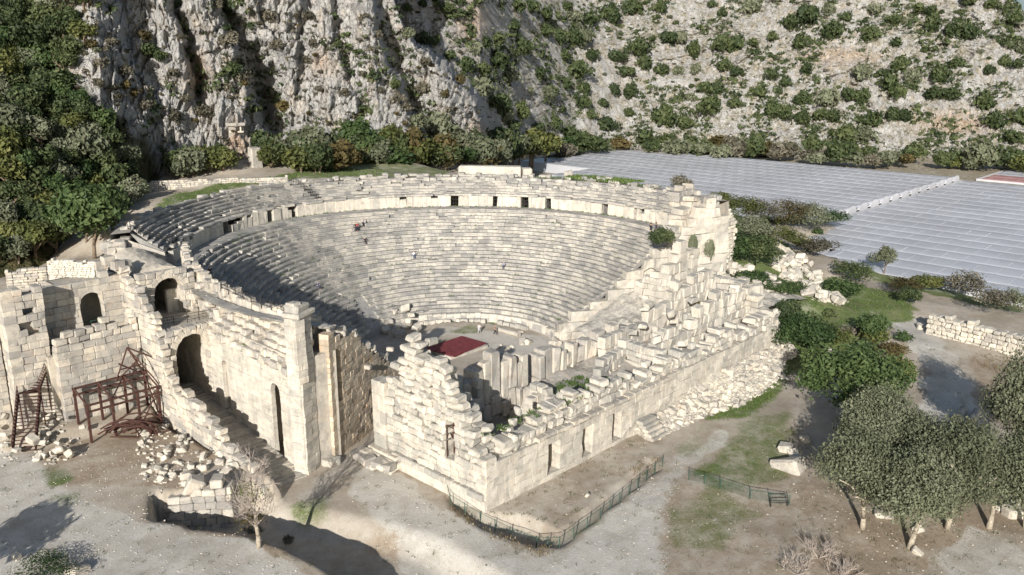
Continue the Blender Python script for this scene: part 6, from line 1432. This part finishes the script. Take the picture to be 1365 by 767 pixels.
rb = thing('rib_pile', 'tangled pile of curved rusty steel ribs on the ground before the frame', 'scrap', (-51.8, .8, 2.4))
for k in range(16):
    a0 = random.uniform(-.3, .3); r_ = random.uniform(2.2, 3.4); ox, oy = random.uniform(-1.4, 1.4), random.uniform(-1.2, 1.2); tilt = random.uniform(.35, .8); mb = MB(); P_ = []
    for q in range(9): an = math.pi * (.05 + .75 * q / 8) + a0; P_.append((ox + r_ * math.cos(an) * .8 + k * .12 - .6, oy - r_ * .4 * math.cos(an) + k * .06, .1 + r_ * math.sin(an) * tilt + random.uniform(0, .1)))
    mb.path(P_, .10, 4); mb.obj('rib', M['rust'], rb)
for a, b in (((.6, .8, .15), (3.6, .2, .3)), ((1.0, -.4, .12), (4.2, -1.8, .2)), ((-1.5, 1.6, .2), (.4, -1.8, .5))): mb = MB(); mb.tube(a, b, .09, 4); mb.obj('bar', M['rust'], rb)

# ------------------------------------------------------------------ people
CL = {}
def cloth(c):
    k = tuple(c)
    if k not in CL: CL[k] = plain('cloth', c, .85, 0, .12, 6)
    return CL[k]
SKIN = plain('skin', (.45, .28, .20), .6, 0, .05); HAIR = plain('hair', (.03, .022, .018), .7, 0, .1)
def skinned(name, J, E, rad, mat, parent):
    me = bpy.data.meshes.new(name); me.from_pydata(J, E, []); me.materials.append(mat)
    o = link(name, me, parent); sk_ = o.modifiers.new('skin', 'SKIN'); sk_.use_smooth_shade = True
    sv = me.skin_vertices[0] if len(me.skin_vertices) else None
    if sv is None:
        bpy.context.view_layer.objects.active = o; sv = me.skin_vertices.new() if hasattr(me.skin_vertices, 'new') else None
    for k, r_ in enumerate(rad): sv.data[k].radius = (r_, r_)
    sv.data[0].use_root = True
    sb = o.modifiers.new('sub', 'SUBSURF'); sb.levels = 1; sb.render_levels = 2
    return o
def person(x, y, z, rz, pose, top, bot, label):
    p = thing('person', label, 'person', (x, y, z), rz=rz)
    if pose == 'sit': hip, kn, an = .12, [(-.12, -.45, .10), (.12, -.45, .10)], [(-.12, -.48, -.36), (.12, -.50, -.36)]
    elif pose == 'walk': hip, kn, an = .90, [(-.10, -.20, .50), (.10, .08, .47)], [(-.10, -.28, .08), (.10, .38, .12)]
    else: hip, kn, an = .90, [(-.11, -.02, .48), (.11, -.01, .48)], [(-.12, .02, .08), (.12, .02, .08)]
    def J(*extra): return extra
    toe = [(a[0], a[1] - .17, a[2] - .05) for a in an]
    fw = -.10 if pose == 'sit' else -.02
    el = [(-.27, fw - .05, hip + .26), (.27, fw - .05, hip + .26)]; ha = [(-.24, fw - .26, hip + .10), (.24, fw - .24, hip + .12)]
    if pose == 'walk': ha = [(-.27, -.25, hip + .02), (.27, .16, hip + .0)]
    V = [(0, 0, hip), (0, fw * .5, hip + .25), (0, fw, hip + .46), (0, fw, hip + .58), (0, fw - .02, hip + .70), (0, fw - .02, hip + .80),
         (-.18, fw, hip + .46), el[0], ha[0], (.18, fw, hip + .46), el[1], ha[1], (-.1, 0, hip - .04), kn[0], an[0], toe[0], (.1, 0, hip - .04), kn[1], an[1], toe[1]]
    E = [(0, 1), (1, 2), (2, 3), (3, 4), (4, 5), (2, 6), (6, 7), (7, 8), (2, 9), (9, 10), (10, 11), (0, 12), (12, 13), (13, 14), (14, 15), (0, 16), (16, 17), (17, 18), (18, 19)]
    rad = [.13, .125, .13, .055, .095, .075, .06, .045, .035, .06, .045, .035, .09, .06, .042, .035, .09, .06, .042, .035]
    skinned('body', V, E, rad, SKIN, p)
    Vt = [V[i] for i in (0, 1, 2, 6, 7, 9, 10)]; Vt[4] = tuple(np.array(V[7]) * .9 + np.array(V[8]) * .1); skinned('jacket', Vt, [(0, 1), (1, 2), (2, 3), (3, 4), (2, 5), (5, 6)], [.155, .15, .15, .085, .07, .085, .07], cloth(top), p)
    Vb = [V[i] for i in (0, 12, 13, 14, 16, 17, 18)]; skinned('trousers', Vb, [(0, 1), (1, 2), (2, 3), (0, 4), (4, 5), (5, 6)], [.15, .11, .085, .065, .11, .085, .065], cloth(bot), p)
    skinned('hair', [(0, fw + .02, hip + .76), (0, fw, hip + .84)], [(0, 1)], [.10, .075], HAIR, p)
    return p
def seat_pt(px, py):
    z = 8.0
    for _ in range(40):
        p_ = at(px, py, z); th = math.atan2(p_[1], p_[0]); r = math.hypot(*p_) / (warp(30, th) / 30); i = math.floor((r - R0) / DR); zz = ZP + (min(max(i, 0), NROW - 1) + 1) * DZ; z = z * .6 + zz * .4
    th = math.atan2(p_[1], p_[0]); i = min(max(i, 0), NROW - 1); q = ring_pt(R0 + i * DR + .3, th, ZP + (i + 1) * DZ); return q, th
def seated(px, py, pose, top, bot, label, turn=0):
    q, th = seat_pt(px, py); person(q[0], q[1], q[2] + (.02 if pose != 'sit' else .03), th - math.pi / 2 + turn, pose, top, bot, label)
seated(476, 304, 'stand', (.25, .03, .04), (.02, .02, .03), 'person in a dark red top standing on the upper left seats')
seated(484, 303, 'stand', (.45, .45, .48), (.03, .03, .05), 'person in a light top standing beside one in dark red', .5)
seated(475, 314, 'walk', (.02, .02, .03), (.03, .03, .04), 'person in dark clothes stepping down below two standing people', .4)
seated(487, 324, 'sit', (.03, .035, .04), (.05, .05, .06), 'person in dark clothes sitting alone on the upper left seats')
seated(552, 347, 'sit', (.65, .66, .68), (.05, .08, .15), 'person in a white top and blue trousers sitting mid seats')
seated(672, 353, 'sit', (.20, .22, .32), (.04, .05, .09), 'person in grey blue clothes sitting in the middle of the seats')
seated(422, 381, 'sit', (.05, .12, .30), (.04, .05, .08), 'person in a blue jacket sitting on the shaded left seats')
x, y = at(639, 445, 0); person(x, y, 0.05, -1.2, 'walk', (.50, .50, .50), (.35, .35, .37), 'person in light grey walking across the orchestra')
x, y = at(660, 447, 0); person(x, y, 0.05, .6, 'walk', (.22, .12, .09), (.03, .03, .04), 'person in a brown top walking on the orchestra near the fallen column')
x, y = at(867, 308, 16.42); person(x, y, 16.45, 1.0, 'stand', (.02, .02, .025), (.02, .02, .025), 'person in black, left of the pair on the gallery')
x, y = at(874, 307, 16.42); person(x, y, 16.45, .4, 'stand', (.025, .022, .03), (.05, .05, .07), 'person in black with greyer trousers, right of the gallery pair')
x, y = at(281, 372, 16.42); person(x, y, 16.45, 2.6, 'stand', (.03, .03, .04), (.03, .03, .04), 'person in dark clothes in the shade at the left gallery end')
